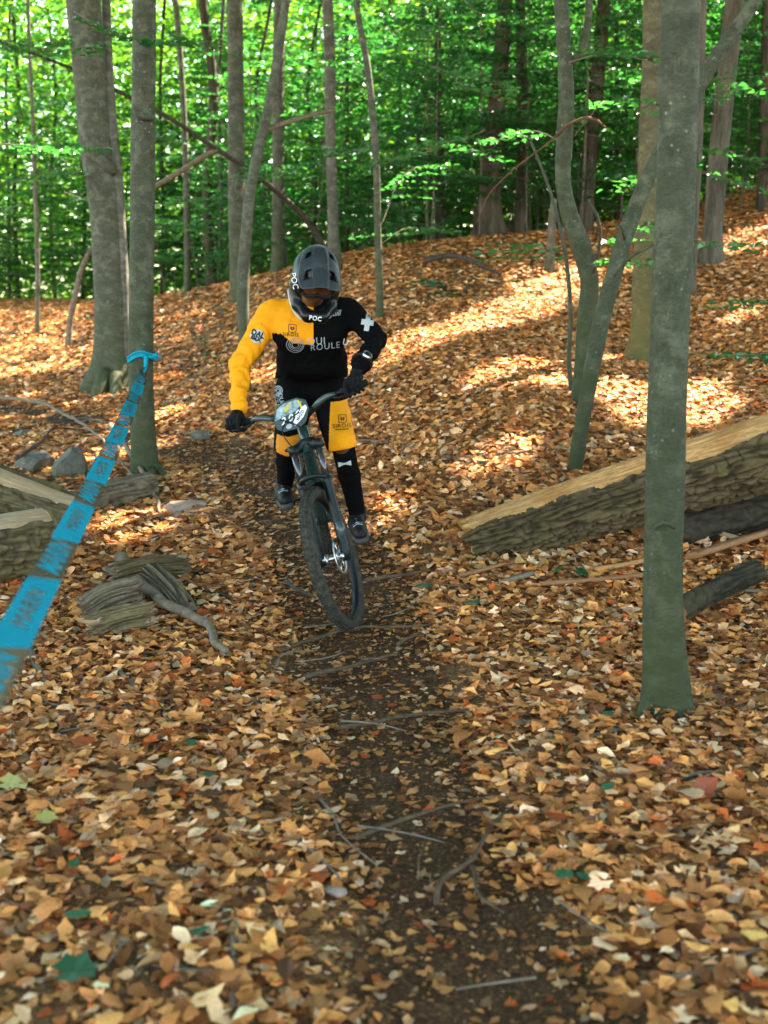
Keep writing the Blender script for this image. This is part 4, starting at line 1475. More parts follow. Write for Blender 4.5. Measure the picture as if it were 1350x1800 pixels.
log('rotten_wood', 'brown crumbling wood slab below the grey slab', at(165, 1106, 5.2), at(252, 1080, 5.3), .045, .04, 'logbark2', 'wood_pale', None, 6.4, 150, 90, .014, .01, cat='wood piece', fur=105, splinter=.14, along=1.6, cr=.12)
log('rotten_wood', 'mossy dark wood lying behind the ribbed rotten piece', at(200, 1013, 5.9), at(318, 993, 6.0), .05, .035, 'logbark', 'wood_grey', None, 9.4, 150, 90, .012, .02, cat='wood piece', fur=105, splinter=.14, along=1.6, cr=.12)
log('rotten_wood', 'dark rotten branch butt at the lower left edge', at(-40, 1233, 4.42), at(125, 1270, 4.4), .05, .032, 'logbark', 'wood_grey', None, 2.9, 150, 90, .010, .01, cat='wood piece', fur=105, splinter=.14, along=1.6, cr=.12)
log('charred_branch', 'thick dark branch lying right of the nearest trunk', at(1195, 1072, 5.35), at(1335, 1002, 5.5), .045, .05, 'logbark_dark', 'wood_red', None, 5.2, 60, 70, .008, .01, cat='branch')


def slab(name, label, pts, w, t, mat, cat='wood plank', lift=.03, tilt=.3):
    P = np.array([on_ground(u, v) for u, v in pts])
    P[:, 2] += lift
    C = catmull(P, .05)
    T, N, B = frames(C)
    m = len(C)
    s = np.linspace(0, 1, m)
    ww = w * (.55 + .45 * np.sin(np.pi * np.clip(s * 1.1, 0.05, 1)) ** .4) * (1 + .12 * fbm(s * 6 + w * 90, 1.0))
    n = 14
    th = np.arange(n) * 2 * np.pi / n
    side = np.cross(T, [0, 0, 1.0])
    side /= np.linalg.norm(side, axis=1)[:, None]
    side = side * math.cos(tilt) + np.array([0, 0, 1.0]) * math.sin(tilt) * (-1 if side[0][1] > 0 else 1)
    up = np.cross(side, T)
    cx_, sy_ = np.sign(np.cos(th)) * np.abs(np.cos(th)) ** .4, np.sign(np.sin(th)) * np.abs(np.sin(th)) ** .5
    nz = 1 + .22 * pnoise(np.arange(m)[:, None] * .6 + w * 50, th[None] * 3)
    V = C[:, None, :] + (ww[:, None] * .5 * cx_[None])[..., None] * side[:, None, :] + (t * .5 * sy_[None] * nz)[..., None] * up[:, None, :]
    root = thing(name, label, cat, P[0])
    param_surface('plank', V, n, m, M[mat], root, uvs=(2, 1))
    g = Geo()
    for e, d in ((0, -1), (m - 1, 1)):
        ring = V[e]
        g.add(np.vstack([ring, ring.mean(0) + T[e] * .01 * d]), [(k, (k + 1) % n, n) for k in range(n)])
    build('split_end', g, M[mat], root)


slab('wood_plank', 'thin reddish split plank lying along the foot of the log end', [(812, 1022), (870, 1006), (960, 980)], .09, .022, 'wood_red')
slab('wood_plank', 'orange split plank left of the nearest trunk, upper of two', [(1040, 1012), (1090, 1003), (1160, 990)], .10, .03, 'wood')
slab('wood_plank', 'long reddish plank left of the nearest trunk, lower of two', [(950, 1036), (1040, 1032), (1150, 1020)], .085, .028, 'wood_red')
slab('wood_plank', 'dark mossy plank between log end and lower plank', [(885, 1034), (905, 1028), (935, 1020)], .06, .03, 'wood_grey')
slab('wood_plank', 'orange brown plank above the dark branch at the right edge', [(1215, 1010), (1290, 985), (1400, 950)], .13, .035, 'wood_red', lift=.10)
slab('wood_plank', 'small mossy yellow plank right of the nearest trunk', [(1232, 945), (1270, 955), (1312, 966)], .07, .03, 'wood_pale', lift=.05)
slab('bark_piece', 'pale grey bark strip at the right edge under the dark branch', [(1288, 1046), (1325, 1050), (1380, 1056)], .05, .02, 'wood_grey', 'bark')
slab('bark_piece', 'pale bark strip beside the log bottom at the left', [(145, 955), (165, 960), (178, 962)], .03, .012, 'wood_pale', 'bark')


M['rock'] = None
m, nt, b, _ = new_mat('rock')
f = tex_noise(nt, 9, 8, rough=.7)
c = ramp(nt, f, [(.3, (.035, .032, .026)), (.55, (.12, .108, .082)), (.75, (.24, .22, .18))])
mm = ramp(nt, tex_noise(nt, 5, 6), [(.48, (0, 0, 0)), (.6, (1, 1, 1))])
c = mix(nt, math_(nt, 'MULTIPLY', mm, .7), c, (.06, .075, .025))
nt.links.new(c, b.inputs['Base Color'])
b.inputs['Roughness'].default_value = .85
bump(nt, f, b, .7, .02)
M['rock'] = m
M['rock_pink'] = plain('pinkish_rock', (.36, .26, .20), (.20, .145, .11), 7, .8, .3, bstr=.4, bdist=.01)


def rock(label, u, v, rx, ry, rz, mat, seed, sink=.35):
    p = on_ground(u, v)
    bm = bmesh.new()
    bmesh.ops.create_icosphere(bm, subdivisions=5, radius=1)
    V = np.array([q.co for q in bm.verts])
    n_v = V.copy()
    d = 1 + .28 * fbm(V[:, 0] * 1.1 + seed, V[:, 1] * 1.1, V[:, 2] * 1.1, 4)
    V = V * d[:, None]
    V0_ = V.copy()
    for k in range(5):                                     # broken facets
        r_ = np.random.default_rng(int(seed * 10) + k)
        nn = r_.normal(size=3)
        nn /= np.linalg.norm(nn)
        h = V @ nn - r_.uniform(.62, .85)
        V = V - np.maximum(h, 0)[:, None] * nn * .9
    V = V * (1 + .05 * fbm(V0_[:, 0] * 4 + seed, V0_[:, 1] * 4, V0_[:, 2] * 4, 4))[:, None]
    V = V * [rx, ry, rz]
    for q, c_ in zip(bm.verts, V):
        q.co = c_
    me = bpy.data.meshes.new('rock')
    bm.to_mesh(me)
    bm.free()
    me.polygons.foreach_set('use_smooth', np.full(len(me.polygons), False))
    o = link('rock', me, M[mat])
    o.location = tuple(p + [0, 0, rz * (1 - 2 * sink) * .8])
    o.rotation_euler = (0, 0, seed)
    tag(o, label, 'rock')


rock('dark mossy boulder behind the blue tape at the left', 128, 838, .16, .14, .15, 'rock', 1.3, .2)
rock('low grey stone left of the dark mossy boulder', 62, 822, .21, .15, .10, 'rock', 2.6)
rock('flat pinkish rock beside the trail under the taped trunk', 322, 900, .19, .12, .06, 'rock_pink', 3.8)
rock('small dark stone set against the flat pinkish rock', 290, 890, .05, .05, .04, 'rock', 7.1)
rock('grey flat stone on the trail bend behind the rider\'s hand', 357, 768, .11, .09, .045, 'rock', 4.4)
rock('small grey stone right of the dark boulder, by the pale bent stick', 40, 770, .12, .08, .06, 'rock', 5.2)
rock('small brown stone on the lower trail side', 588, 1572, .035, .022, .012, 'rock_pink', 6.1)
rock('small grey stone at the left of the trail with green leaf near', 455, 1312, .03, .025, .02, 'rock', 6.9)


def stick(label, pts, hw, mat, name='stick', cat='stick', lift=.55, n=8, forks=(), end=.5, lifts=None):
    def path(pp, hw_, l):
        P = np.array([on_ground(u, v) for u, v in pp])
        r = hw_ * P[0][1] / FPX * (.62 if mat == 'root' else .8)
        P[:, 2] += r * l + .012
        if lifts is not None and len(lifts) == len(pp):
            P[:, 2] += np.array(lifts)
        C = catmull(P, .045)
        nn = len(C)
        sd = random.uniform(0, 99)
        C = C + np.stack([pnoise(np.arange(nn) * .35 + sd, .5) * r * 1.2, pnoise(np.arange(nn) * .35 + sd, 4.5) * r * 1.2, pnoise(np.arange(nn) * .35 + sd, 8.5) * r * (1.5 if mat == 'root' else .5)], 1)
        rr = np.linspace(1.1, end, nn) * r
        return P[0], tube(C, rr, n, True, lambda th, PP: 1 + .16 * pnoise(np.cos(th) * 1.5 + sd, np.sin(th) * 1.5, PP.sum(1)[:, None] * 14) + .12 * pnoise(PP.sum(1)[:, None] * 6 + sd, 0.3))
    p0, (v, f) = path(pts, hw, lift)
    root = thing(name, label, cat, p0)
    build('stem', Geo().add(v, f), M[mat], root)
    for fk, fh in forks:
        _, (v, f) = path(fk, fh, lift)
        build('fork', Geo().add(v, f), M[mat], root)
    return root


stick('bare root ridge crossing the dark soil of the lower trail', [(625, 1480), (700, 1452), (770, 1430), (850, 1408)], 8, 'root', 'root', 'root', .1)
stick('forked root at the right of the lower trail', [(768, 1600), (775, 1560), (830, 1520), (855, 1475), (925, 1405)], 9, 'root', 'root', 'root', .1, forks=[([(830, 1530), (845, 1590), (885, 1620)], 7)])
stick('long root across the trail between the two bare soil patches', [(598, 1287), (680, 1272), (760, 1262), (860, 1252)], 7, 'root', 'root', 'root', .15)
stick('long root lying just in front of the front wheel', [(490, 1150), (580, 1122), (640, 1110), (720, 1108), (790, 1098)], 6.5, 'root', 'root', 'root', .35)
stick('short thick root below the long one before the wheel', [(540, 1195), (640, 1170), (700, 1155)], 8, 'root', 'root', 'root', .1)
stick('dark root right of the front wheel', [(645, 1025), (700, 1015), (755, 1008)], 6, 'root', 'root', 'root', .3)
stick('short root stub under the log end side of the trail', [(700, 1138), (725, 1128), (745, 1120)], 6, 'root', 'root', 'root', .3)
stick('thin pale wavy twig on the trail left of the root ridge', [(556, 1405), (585, 1440), (600, 1480), (660, 1532)], 3, 'twig_pale')
stick('brown stick left of the trail pointing to the pale twig', [(522, 1485), (560, 1520), (600, 1556)], 5, 'twig')
stick('slim grey stick under the near end of the tape', [(15, 1172), (60, 1156), (100, 1150), (140, 1136)], 4, 'twig_pale')
stick('pale barkless stick crossing under the slim grey stick', [(52, 1118), (60, 1170), (82, 1213)], 8, 'twig_pale', end=.8)
stick('long grey stick lying across the litter at the lower left', [(0, 1285), (130, 1279), (210, 1252), (300, 1235)], 5, 'twig_pale', forks=[([(285, 1240), (300, 1290), (318, 1330)], 3), ([(300, 1236), (312, 1262), (320, 1298)], 3)])
stick('dark stick over the rotten branch butt at the left edge', [(0, 1200), (60, 1235), (130, 1252), (190, 1256)], 5, 'twig')
stick('short upright grey twig left of the trail', [(252, 1130), (258, 1170), (264, 1215)], 4, 'twig_pale')
stick('short brown branch end leaning left of the grey twig', [(208, 1188), (228, 1208), (246, 1228)], 7, 'twig')
stick('bent brown stick at the left side of the trail', [(355, 1270), (372, 1305), (388, 1345)], 4, 'twig')
stick('brown stick lying at the lower left', [(48, 1442), (100, 1420), (152, 1393)], 7, 'twig')
stick('pale straight stick at the bottom edge left of the trail', [(408, 1660), (412, 1720), (410, 1790)], 8, 'twig_pale', end=.9)
stick('thick grey broken branch lying across the rotten wood', [(215, 1008), (240, 1048), (290, 1088), (345, 1108), (392, 1162)], 13, 'twig_pale', 'branch', 'branch', 1.0, 12, lifts=[.05, .06, .04, .02, 0])
stick('thin twig crossing over the rotten wood', [(186, 1008), (230, 1028), (290, 1006), (292, 1000)], 4, 'twig')
stick('forked thin branch right of the ribbed rotten piece', [(310, 1020), (350, 1040), (400, 1055), (418, 1095)], 4, 'twig_dark', forks=[([(318, 1035), (335, 1050), (342, 1062)], 3)])
stick('pale bent stick under the tape pointing at the pinkish rock', [(196, 792), (240, 842), (270, 885), (286, 918)], 6, 'twig_pale', lifts=[.18, .1, .06, 0])
stick('long pale thin pole lying at the left edge to the tape', [(-20, 724), (60, 735), (110, 760), (160, 785), (240, 860)], 4, 'twig_pale', lifts=[.12, .14, .15, .12, .05])
stick('dark stick crossing the stones left of the boulder', [(30, 838), (70, 812), (110, 782), (150, 772)], 4, 'twig_dark', lifts=[.1, .12, .12, .05])
stick('thin fallen stick left of the big leaning beech', [(-10, 640), (60, 645), (120, 634), (182, 632)], 4, 'twig_dark', forks=[([(20, 590), (90, 592), (140, 610), (158, 628)], 3)])
stick('thin fallen stick from the taped trunk to the rider\'s sleeve', [(268, 640), (320, 646), (400, 650)], 4, 'twig_dark')
stick('thin fallen stick behind the first, nearer the sleeve', [(330, 668), (370, 672), (420, 666)], 3.5, 'twig_dark')
stick('root like stick ridge left of the trail bend', [(20, 770), (70, 752), (130, 742), (190, 748)], 5, 'twig_dark')
stick('long thin branch running right from the rider\'s knee', [(626, 781), (680, 785), (740, 800), (800, 812), (890, 828), (935, 852)], 4.5, 'twig_pale', forks=[([(800, 812), (870, 806), (925, 800), (975, 770), (1000, 742)], 3.5)])
stick('short stick right of the rider\'s black glove', [(655, 697), (700, 692), (735, 690)], 4, 'twig')
stick('grey and brown stick before the nearest trunk', [(1010, 1312), (1060, 1298), (1110, 1288), (1190, 1272)], 6, 'twig_pale')
stick('slanting twig right of the foot of the nearest trunk', [(1222, 1225), (1262, 1260), (1312, 1315)], 4.5, 'twig_pale')
stick('thin twig crossing the slanting one at the right', [(1200, 1298), (1275, 1250), (1312, 1205)], 4, 'twig_pale')
stick('thin brown twig below the crossing twigs at the right', [(1190, 1380), (1250, 1366), (1325, 1386)], 5, 'twig')
stick('grey blurred stick at the lower right corner', [(1165, 1738), (1240, 1725), (1310, 1692), (1380, 1662)], 8, 'twig_pale')
stick('pale stick lying along the sunlit streak of the slope', [(768, 604), (820, 585), (868, 570), (905, 560)], 4, 'twig_pale')
stick('thin pale stick right of the olive beech foot', [(1050, 652), (1090, 650), (1120, 656), (1150, 668)], 4, 'twig_pale')
stick('short pale stick before the slanting beech stem', [(1022, 806), (1048, 795), (1068, 778)], 5, 'twig_pale')
stick('dark dead branch on the mound behind the rider', [(745, 480), (790, 478), (840, 484), (880, 492)], 6, 'twig_dark', forks=[([(800, 490), (815, 505), (822, 520)], 5)], lifts=[.1, .16, .1, .02])
stick('pale twig loop on the soil before the wheel, left side', [(486, 1178), (500, 1156), (520, 1150), (545, 1152)], 3, 'twig_pale')
stick('mossy stick left of the front wheel', [(502, 1028), (525, 1045), (556, 1058)], 5, 'twig_dark')


# ------------------------------------------------------------------ course tape
TZ = .98
tp0, tp1 = np.array([-1.70, 8.15, TZ + .05]), np.array([-.60, 1.45, TZ + .06])
tl = np.linalg.norm(tp1 - tp0)
tdir = (tp1 - tp0) / tl
wv = np.array([.87, 0, -.5])
wv = wv - tdir * (wv @ tdir)
wv /= np.linalg.norm(wv)
tn = np.cross(tdir, wv)
if tn[1] > 0:
    tn = -tn
TW_ = .072


def tape_map(s, y):
    """s metres from the tree, y across (+ towards the upper edge)"""
    s, y = np.asarray(s, float), np.asarray(y, float)
    sag = -.05 * np.sin(np.pi * s / tl)
    tw = .10 * np.sin(s * 1.7) + .9 * np.exp(-s / .25)
    w = np.cos(tw)[..., None] * wv + np.sin(tw)[..., None] * tn
    sq = np.clip(.35 + s / .5, 0, 1)
    P = tp0 + s[..., None] * tdir - (y * sq)[..., None] * w
    P[..., 2] += sag
    return P


def text_mesh(body, size, bold=0.0, shear=0.0, space=1.0):
    cu = bpy.data.curves.new('lettering_src', 'FONT')
    cu.body = body
    cu.size = size
    cu.offset = bold * size
    cu.shear = shear
    cu.space_character = space
    cu.align_x = 'CENTER'
    cu.align_y = 'CENTER'
    cu.resolution_u = 3
    o = bpy.data.objects.new('lettering_src', cu)
    COL.objects.link(o)
    bpy.context.view_layer.update()
    me = o.to_mesh()
    V = np.array([v.co[:2] for v in me.vertices])
    F = [tuple(p.vertices) for p in me.polygons]
    o.to_mesh_clear()
    bpy.data.objects.remove(o)
    bpy.data.curves.remove(cu)
    return V, F


def text_cutout(body, size, rect, bold=0.0):
    """a sheet with the letters cut out of it: rect = polygon corners"""
    cu = bpy.data.curves.new('sheet_src', 'FONT')
    cu.body = body
    cu.size = size
    cu.offset = bold * size
    cu.align_x = 'CENTER'
    cu.align_y = 'CENTER'
    cu.resolution_u = 2
    o = bpy.data.objects.new('sheet_src', cu)
    COL.objects.link(o)
    bpy.context.view_layer.update()
    dg = bpy.context.evaluated_depsgraph_get()
    c2 = bpy.data.curves.new('sheet_cut', 'CURVE')
    tmp = bpy.data.objects.new('tmp', c2)
    me = o.to_mesh()
    # outline loops of the letters from boundary edges
    bm = bmesh.new()
    bm.from_mesh(me)
    bmesh.ops.remove_doubles(bm, verts=bm.verts, dist=1e-5)
    be = [e for e in bm.edges if len(e.link_faces) == 1]
    nxt = {}
    for e in be:
        for v in e.verts:
            nxt.setdefault(v.index, []).append(e.other_vert(v).index)
    co = [v.co.copy() for v in bm.verts]
    seen, loops = set(), []
    for s0 in nxt:
        if s0 in seen:
            continue
        lp, cur, prev = [s0], s0, None
        seen.add(s0)
        while True:
            k = [q for q in nxt[cur] if q != prev]
            k = k[0] if k else None
            if k is None or k == s0 or k in seen:
                break
            lp.append(k)
            seen.add(k)
            prev, cur = cur, k
        loops.append([co[i] for i in lp])
    bm.free()
    o.to_mesh_clear()
    bpy.data.objects.remove(o)
    c2.dimensions = '2D'
    c2.fill_mode = 'BOTH'
    for lp in loops + [[Vector((x, y, 0)) for x, y in rect]]:
        sp = c2.splines.new('POLY')
        sp.points.add(len(lp) - 1)
        for p, q in zip(sp.points, lp):
            p.co = (q[0], q[1], 0, 1)
        sp.use_cyclic_u = True
    COL.objects.link(tmp)
    bpy.context.view_layer.update()
    me = tmp.to_mesh()
    V = np.array([v.co[:2] for v in me.vertices])
    F = [tuple(p.vertices) for p in me.polygons]
    tmp.to_mesh_clear()
    bpy.data.objects.remove(tmp)
    return V, F


M['tape_blue'] = plain('blue_tape_print', (.0, .25, .34), (.0, .225, .31), 40, .6, .0)
m, nt, b, out = new_mat('clear_tape_film')
b.inputs['Base Color'].default_value = (.35, .30, .22, 1)
b.inputs['Roughness'].default_value = .15
tr = nt.nodes.new('ShaderNodeBsdfTransparent')
tr.inputs[0].default_value = (.20, .165, .12, 1)
mx = nt.nodes.new('ShaderNodeMixShader')
mx.inputs[0].default_value = .74
nt.links.new(b.outputs[0], mx.inputs[1])
nt.links.new(tr.outputs[0], mx.inputs[2])
nt.links.new(mx.outputs[0], out.inputs[0])
M['tape_film'] = m
tape = thing('course_tape', 'blue and clear printed course tape stretched from the tied trunk to the lower left', 'tape', tp0)
ss = np.linspace(0, tl + 1.2, 90)
V = np.stack([tape_map(ss, np.full(90, -TW_ / 2)), tape_map(ss, np.full(90, TW_ / 2))], 1)
F = [(2 * i, 2 * i + 1, 2 * i + 3, 2 * i + 2) for i in range(89)]
build('film', Geo().add(V, F), M['tape_film'], tape)
per = .955
blk = .52
# block centres: measured so that one lies 2.31 m from the camera
s_c0 = (8.15 - 2.27) / abs(tdir[1])
k0 = int(s_c0 / per)
for k in range(-1, k0 + 1):
    sc_ = s_c0 - k * per
    if sc_ < .1:
        continue
    sl_ = TW_ * 1.0
    rect = [(-blk / 2, -TW_ / 2), (blk / 2, -TW_ / 2), (blk / 2 - sl_ * 0 + 0, TW_ / 2), (-blk / 2, TW_ / 2)]
    # slanted ends
    rect = [(-blk / 2 - sl_, TW_ / 2), (blk / 2 - sl_, TW_ / 2), (blk / 2 + sl_ * .2, -TW_ / 2), (-blk / 2 + sl_ * .2, -TW_ / 2)]
    for kind in (0, 1):
        s_mid = sc_ if kind == 0 else sc_ + per / 2
        if s_mid - .3 < .12:
            continue
        if kind == 0:
            V2, F2 = text_cutout('MARIN', .050, [(x / 1.95, y) for x, y in rect], .010)
            V2 = V2 * [1.95, 1.0]
        else:
            V2, F2 = text_mesh('MARIN', .074, .030)
            V2 = V2 * [1.42, 1.0]
        # keep the print supple: split long edges
        bm = bmesh.new()
        vs = [bm.verts.new((x, y, 0)) for x, y in V2]
        for f in F2:
            try:
                bm.faces.new([vs[i] for i in f])
            except ValueError:
                pass
        bmesh.ops.triangulate(bm, faces=bm.faces)
        le = [e for e in bm.edges if e.calc_length() > .08]
        if le:
            bmesh.ops.subdivide_edges(bm, edges=le, cuts=3)
            bmesh.ops.triangulate(bm, faces=bm.faces)
        V2 = np.array([v.co[:2] for v in bm.verts])
        bm.verts.index_update()
        F3 = [tuple(v.index for v in f.verts) for f in bm.faces]
        bm.free()
        # text reads away from the camera, i.e. towards the tree
        V3 = tape_map(s_mid - V2[:, 0], V2[:, 1]) + np.array([0, -1, .5]) * .0012
        build('printed_block' if kind == 0 else 'lettering', Geo().add(V3, F3), M['tape_blue'], tape, smooth=False)
        if kind == 1:       # hairlines beside the lettering
            for q in (-.235, .235):
                V3 = tape_map(s_mid - np.array([q - .008 - .04, q + .008 - .04, q + .008 + .04, q - .008 + .04]), np.array([TW_, TW_, -TW_, -TW_]) * .5 * .98) + np.array([0, -1, .5]) * .0012
                build('stripe', Geo().add(V3, [(0, 1, 2, 3)]), M['tape_blue'], tape, smooth=False)
# the knot round the trunk
g = Geo()
tb = at(250, 628, YB)
for dz, rr in ((.0, .098), (.018, .10), (-.014, .099)):
    a = np.linspace(0, 2 * np.pi, 40)
    P = np.stack([tb[0] + np.cos(a) * rr, YB + np.sin(a) * rr, tb[2] + dz + .02 * np.cos(a + 1) + .012 * np.sin(3 * a)], 1)
    v, f = tube(P, .0085, 6, False, lambda th, PP: 1 + .7 * pnoise(np.cos(th) * 2, PP.sum(1)[:, None] * 25))
    g.add(v, f)
kx = at(262, 627, YB - .11)
for e in ([.0, .0, .0], [.03, -.01, .012]):
    v, f = tube(np.array([kx + e, kx + np.array([.03, 0, -.004]) + e, kx + np.array([.055, .01, -.016]) + e]), [.014, .007, .010], 7, True)
    g.add(v, f)
v, f = tube(np.array([kx + [-.02, -.01, 0], tape_map(np.array([.02]), np.array([0.]))[0], tape_map(np.array([.25]), np.array([0.]))[0]]), [.018, .013, .006], 7)
g.add(v, f)
build('knot', g, M['tape_blue'], tape)


# ------------------------------------------------------------------ bicycle
def Rax(a, t):
    a = np.asarray(a, float)
    a = a / np.linalg.norm(a)
    K_ = np.array([[0, -a[2], a[1]], [a[2], 0, -a[0]], [-a[1], a[0], 0]])
    return np.eye(3) + np.sin(t) * K_ + (1 - np.cos(t)) * K_ @ K_


YAW, LEAN, STEER = R(7.5), R(12.6), R(-18)
HA = R(65)
UA = np.array([-math.cos(HA), 0, math.sin(HA)])
PA = np.array([-.04, 0, .351])
ST = Rax(UA, STEER)
con = on_ground(630, 1090)
con[2] = float(gz(con[0], con[1])) - .018
hd = np.array([math.sin(YAW), -math.cos(YAW), 0])
rear = con - 1.2 * hd
PIT = math.atan2(float(gz(rear[0], rear[1])) - .03 - con[2], 1.2)
BM = np.stack([hd, np.cross([0, 0, 1], hd), [0, 0, 1.0]], 1) @ Rax([1, 0, 0], LEAN) @ Rax([0, 1, 0], PIT)
cst = PA + ST @ (np.zeros(3) - PA)


def wf(q):
    q = np.asarray(q, float)
    return con + (q - cst) @ BM.T


def ws(q):
    q = np.asarray(q, float)
    return wf(PA + (q - PA) @ ST.T)


M['tyre'] = plain('dusty_tyre', (.055, .050, .037), (.022, .021, .017), 30, .85, .12)
M['black_metal'] = plain('black_anodised', (.005, .0053, .0055), (.004, .0043, .0045), 20, .5, .2)
M['fork_paint'] = plain('dark_fork_paint', (.005, .009, .009), (.004, .007, .007), 20, .42, .25)
M['frame_paint'] = plain('green_black_frame', (.010, .040, .036), (.007, .030, .028), 12, .25, .5)
M['stanchion'] = plain('black_stanchion', (.02, .02, .022), (.018, .018, .02), 20, .12, .6)
M['steel'] = plain('brushed_steel', (.55, .56, .57), (.45, .46, .47), 60, .3, .5, 1)
M['rubber'] = plain('black_rubber', (.008, .008, .008), (.005, .005, .005), 60, .75, .2)
M['lever'] = plain('grey_lever_body', (.05, .07, .068), (.03, .045, .044), 20, .32, .5)
M['orange'] = plain('orange_paint', (.62, .24, .02), (.55, .20, .015), 20, .4, .4)
M['red'] = plain('red_ring', (.50, .03, .02), (.42, .02, .015), 20, .4, .4)
M['white'] = plain('white_print', (.72, .73, .71), (.62, .63, .61), 40, .55, .3)
M['grey_print'] = plain('grey_print', (.30, .34, .35), (.25, .28, .29), 40, .55, .3)
M['black_print'] = plain('black_print', (.012, .010, .009), (.010, .009, .008), 40, .6, .3)

bike = thing('mountain_bike', 'dark mountain bike leaning over on the trail with a white numbered plate on its bars', 'bicycle', con)
lc = lambda *q: np.array(q, float)


def tube_l(P, r, n=10, xf=None, cap=True):
    v, f = tube(np.array(P, float), r, n, cap)
    return (xf or wf)(v), f


def wheel(name, c, xf, rot0=0):
    """rim is the part; tyre, spokes, hub, rotor are its pieces"""
    c = np.array(c, float)
    ring = lambda rad, y, n: [c + [math.cos(a) * rad, y, math.sin(a) * rad] for a in np.linspace(0, 2 * np.pi, n + 1)[:-1]]

    def torus(Rr, prof, n=72):
        m = len(prof)
        V = []
        for i in range(n):
            a = 2 * np.pi * i / n
            for (dr, dy) in prof:
                V.append(c + [math.cos(a) * (Rr + dr), dy, math.sin(a) * (Rr + dr)])
        F = [(i * m + j, ((i + 1) % n) * m + j, ((i + 1) % n) * m + (j + 1) % m, i * m + (j + 1) % m) for i in range(n) for j in range(m)]
        return xf(np.array(V)), F
    v, f = torus(.312, [(-.012, -.013), (.004, -.017), (.010, -.015), (.002, -.011), (.002, .011), (.010, .015), (.004, .017), (-.012, .013)])
    rim = build(name, Geo().add(v, f), M['black_metal'], bike)
    g = Geo()
    pr = [(math.cos(a) * .029, math.sin(a) * .031) for a in np.linspace(0, 2 * np.pi, 15)[:-1]]
    g.add(*torus(.337, pr, 96))
    for i in range(80):
        a = 2 * np.pi * i / 80
        for y, sc_, ph in ((-.009, .010, 0), (.009, .010, .5), (-.0225, .011, .25), (.0225, .011, .75)):
            aa = a + ph * 2 * np.pi / 80
            rr = .337 + math.sqrt(max(0, .0295 ** 2 - (y * .93) ** 2)) + .001
            Mx = Rax([0, 1, 0], -aa)
            bv, bf = box([0, 0, 0], .006, sc_, sc_ * 1.25)
            if abs(y) > .02:
                bv = bv @ Rax([0, 0, 1], math.copysign(.7, y)).T
            g.add(xf(c + (bv + [rr, y, 0]) @ Mx.T), bf)
    build('tyre', g, M['tyre'], rim)
    g = Geo()
    for i in range(28):
        a = 2 * np.pi * i / 28
        s = 1 if i % 2 else -1
        b_ = a + (.9 if (i // 2) % 2 else -.9)
        v, f = tube(np.array([c + [math.cos(b_) * .026, s * .030, math.sin(b_) * .026], c + [math.cos(a) * .306, s * .003, math.sin(a) * .306]]), .0011, 4, False)
        g.add(xf(v), f)
    sp = build('spokes', g, M['black_metal'], rim)
    g = Geo()
    for (y0, y1, r) in ((-.052, .052, .013), (-.034, -.026, .030), (.026, .034, .030), (.044, .060, .019)):
        v, f = tube(np.array([c + [0, y0, 0], c + [0, (y0 + y1) / 2, 0], c + [0, y1, 0]]), r, 14)
        g.add(xf(v), f)
    build('hub', g, M['steel'], rim)
    v, f = torus(.085, [(-.012, .037), (.012, .037), (.012, .039), (-.012, .039)], 40)
    g = Geo().add(v, f)
    for i in range(6):
        a = i * np.pi / 3
        v, f = tube(np.array([c + [math.cos(a) * .02, .038, math.sin(a) * .02], c + [math.cos(a + .4) * .076, .038, math.sin(a + .4) * .076]]), .003, 5)
        g.add(xf(v), f)
    build('brake_disc', g, M['steel'], rim)
    return rim


wheel('front_wheel', (0, 0, .37), ws)
wheel('rear_wheel', (-1.2, 0, .37), wf)
# frame
g = Geo()
BB = lc(-.77, 0, .34)
htb, htt = PA + UA * .565, PA + UA * .685
for P, r in (([htb - UA * .005, htb + UA * .06, htt + UA * .005], [.031, .027, .030]), ([htb + UA * .03, lc(-.50, 0, .62), BB], [.030, .036, .034]), ([htt - UA * .02, lc(-.55, 0, .84), lc(-.83, 0, .70)], [.026, .024, .020]),
             ([BB, lc(-.83, 0, .58), lc(-.87, 0, .74)], [.030, .020, .018]), ([BB + [0, .04, 0], lc(-1.0, .065, .36), lc(-1.2, .075, .37)], [.015, .012, .012]), ([BB - [0, .04, 0], lc(-1.0, -.065, .36), lc(-1.2, -.075, .37)], [.015, .012, .012]),
             ([lc(-.83, .02, .64), lc(-1.05, .06, .50), lc(-1.2, .075, .37)], [.012, .011, .011]), ([lc(-.83, -.02, .64), lc(-1.05, -.06, .50), lc(-1.2, -.075, .37)], [.012, .011, .011]), ([BB - [0, .05, 0], BB, BB + [0, .05, 0]], [.026, .028, .026])):
    C = catmull(np.c_[np.array(P), np.array(r)], .05)
    v, f = tube(C[:, :3], C[:, 3], 14)
    g.add(wf(v), f)
frame = build('frame', g, M['frame_paint'], bike)
v, f = tube_l([lc(-1.19, .088, .375), lc(-1.1, .083, .368), lc(-1.0, .078, .36)], .008, 8)
build('stripe', Geo().add(v, f), M['orange'], frame)
g = Geo()
for P, r in (([lc(-.86, 0, .70), lc(-.90, 0, .84)], .015),):
    v, f = tube_l(P, r)
    g.add(v, f)
build('seat_post', g, M['black_metal'], bike)
V, F = surfnet(lambda p: smin(cone(p, [-1.02, 0, .875], [-.80, 0, .86], .05, .022), cone(p, [-1.03, -.045, .88], [-1.03, .045, .88], .03, .03), .04), (-1.12, -.12, .80), (-.74, .12, .95), .008)
build_fast('saddle', wf(V), F, M['rubber'], bike)
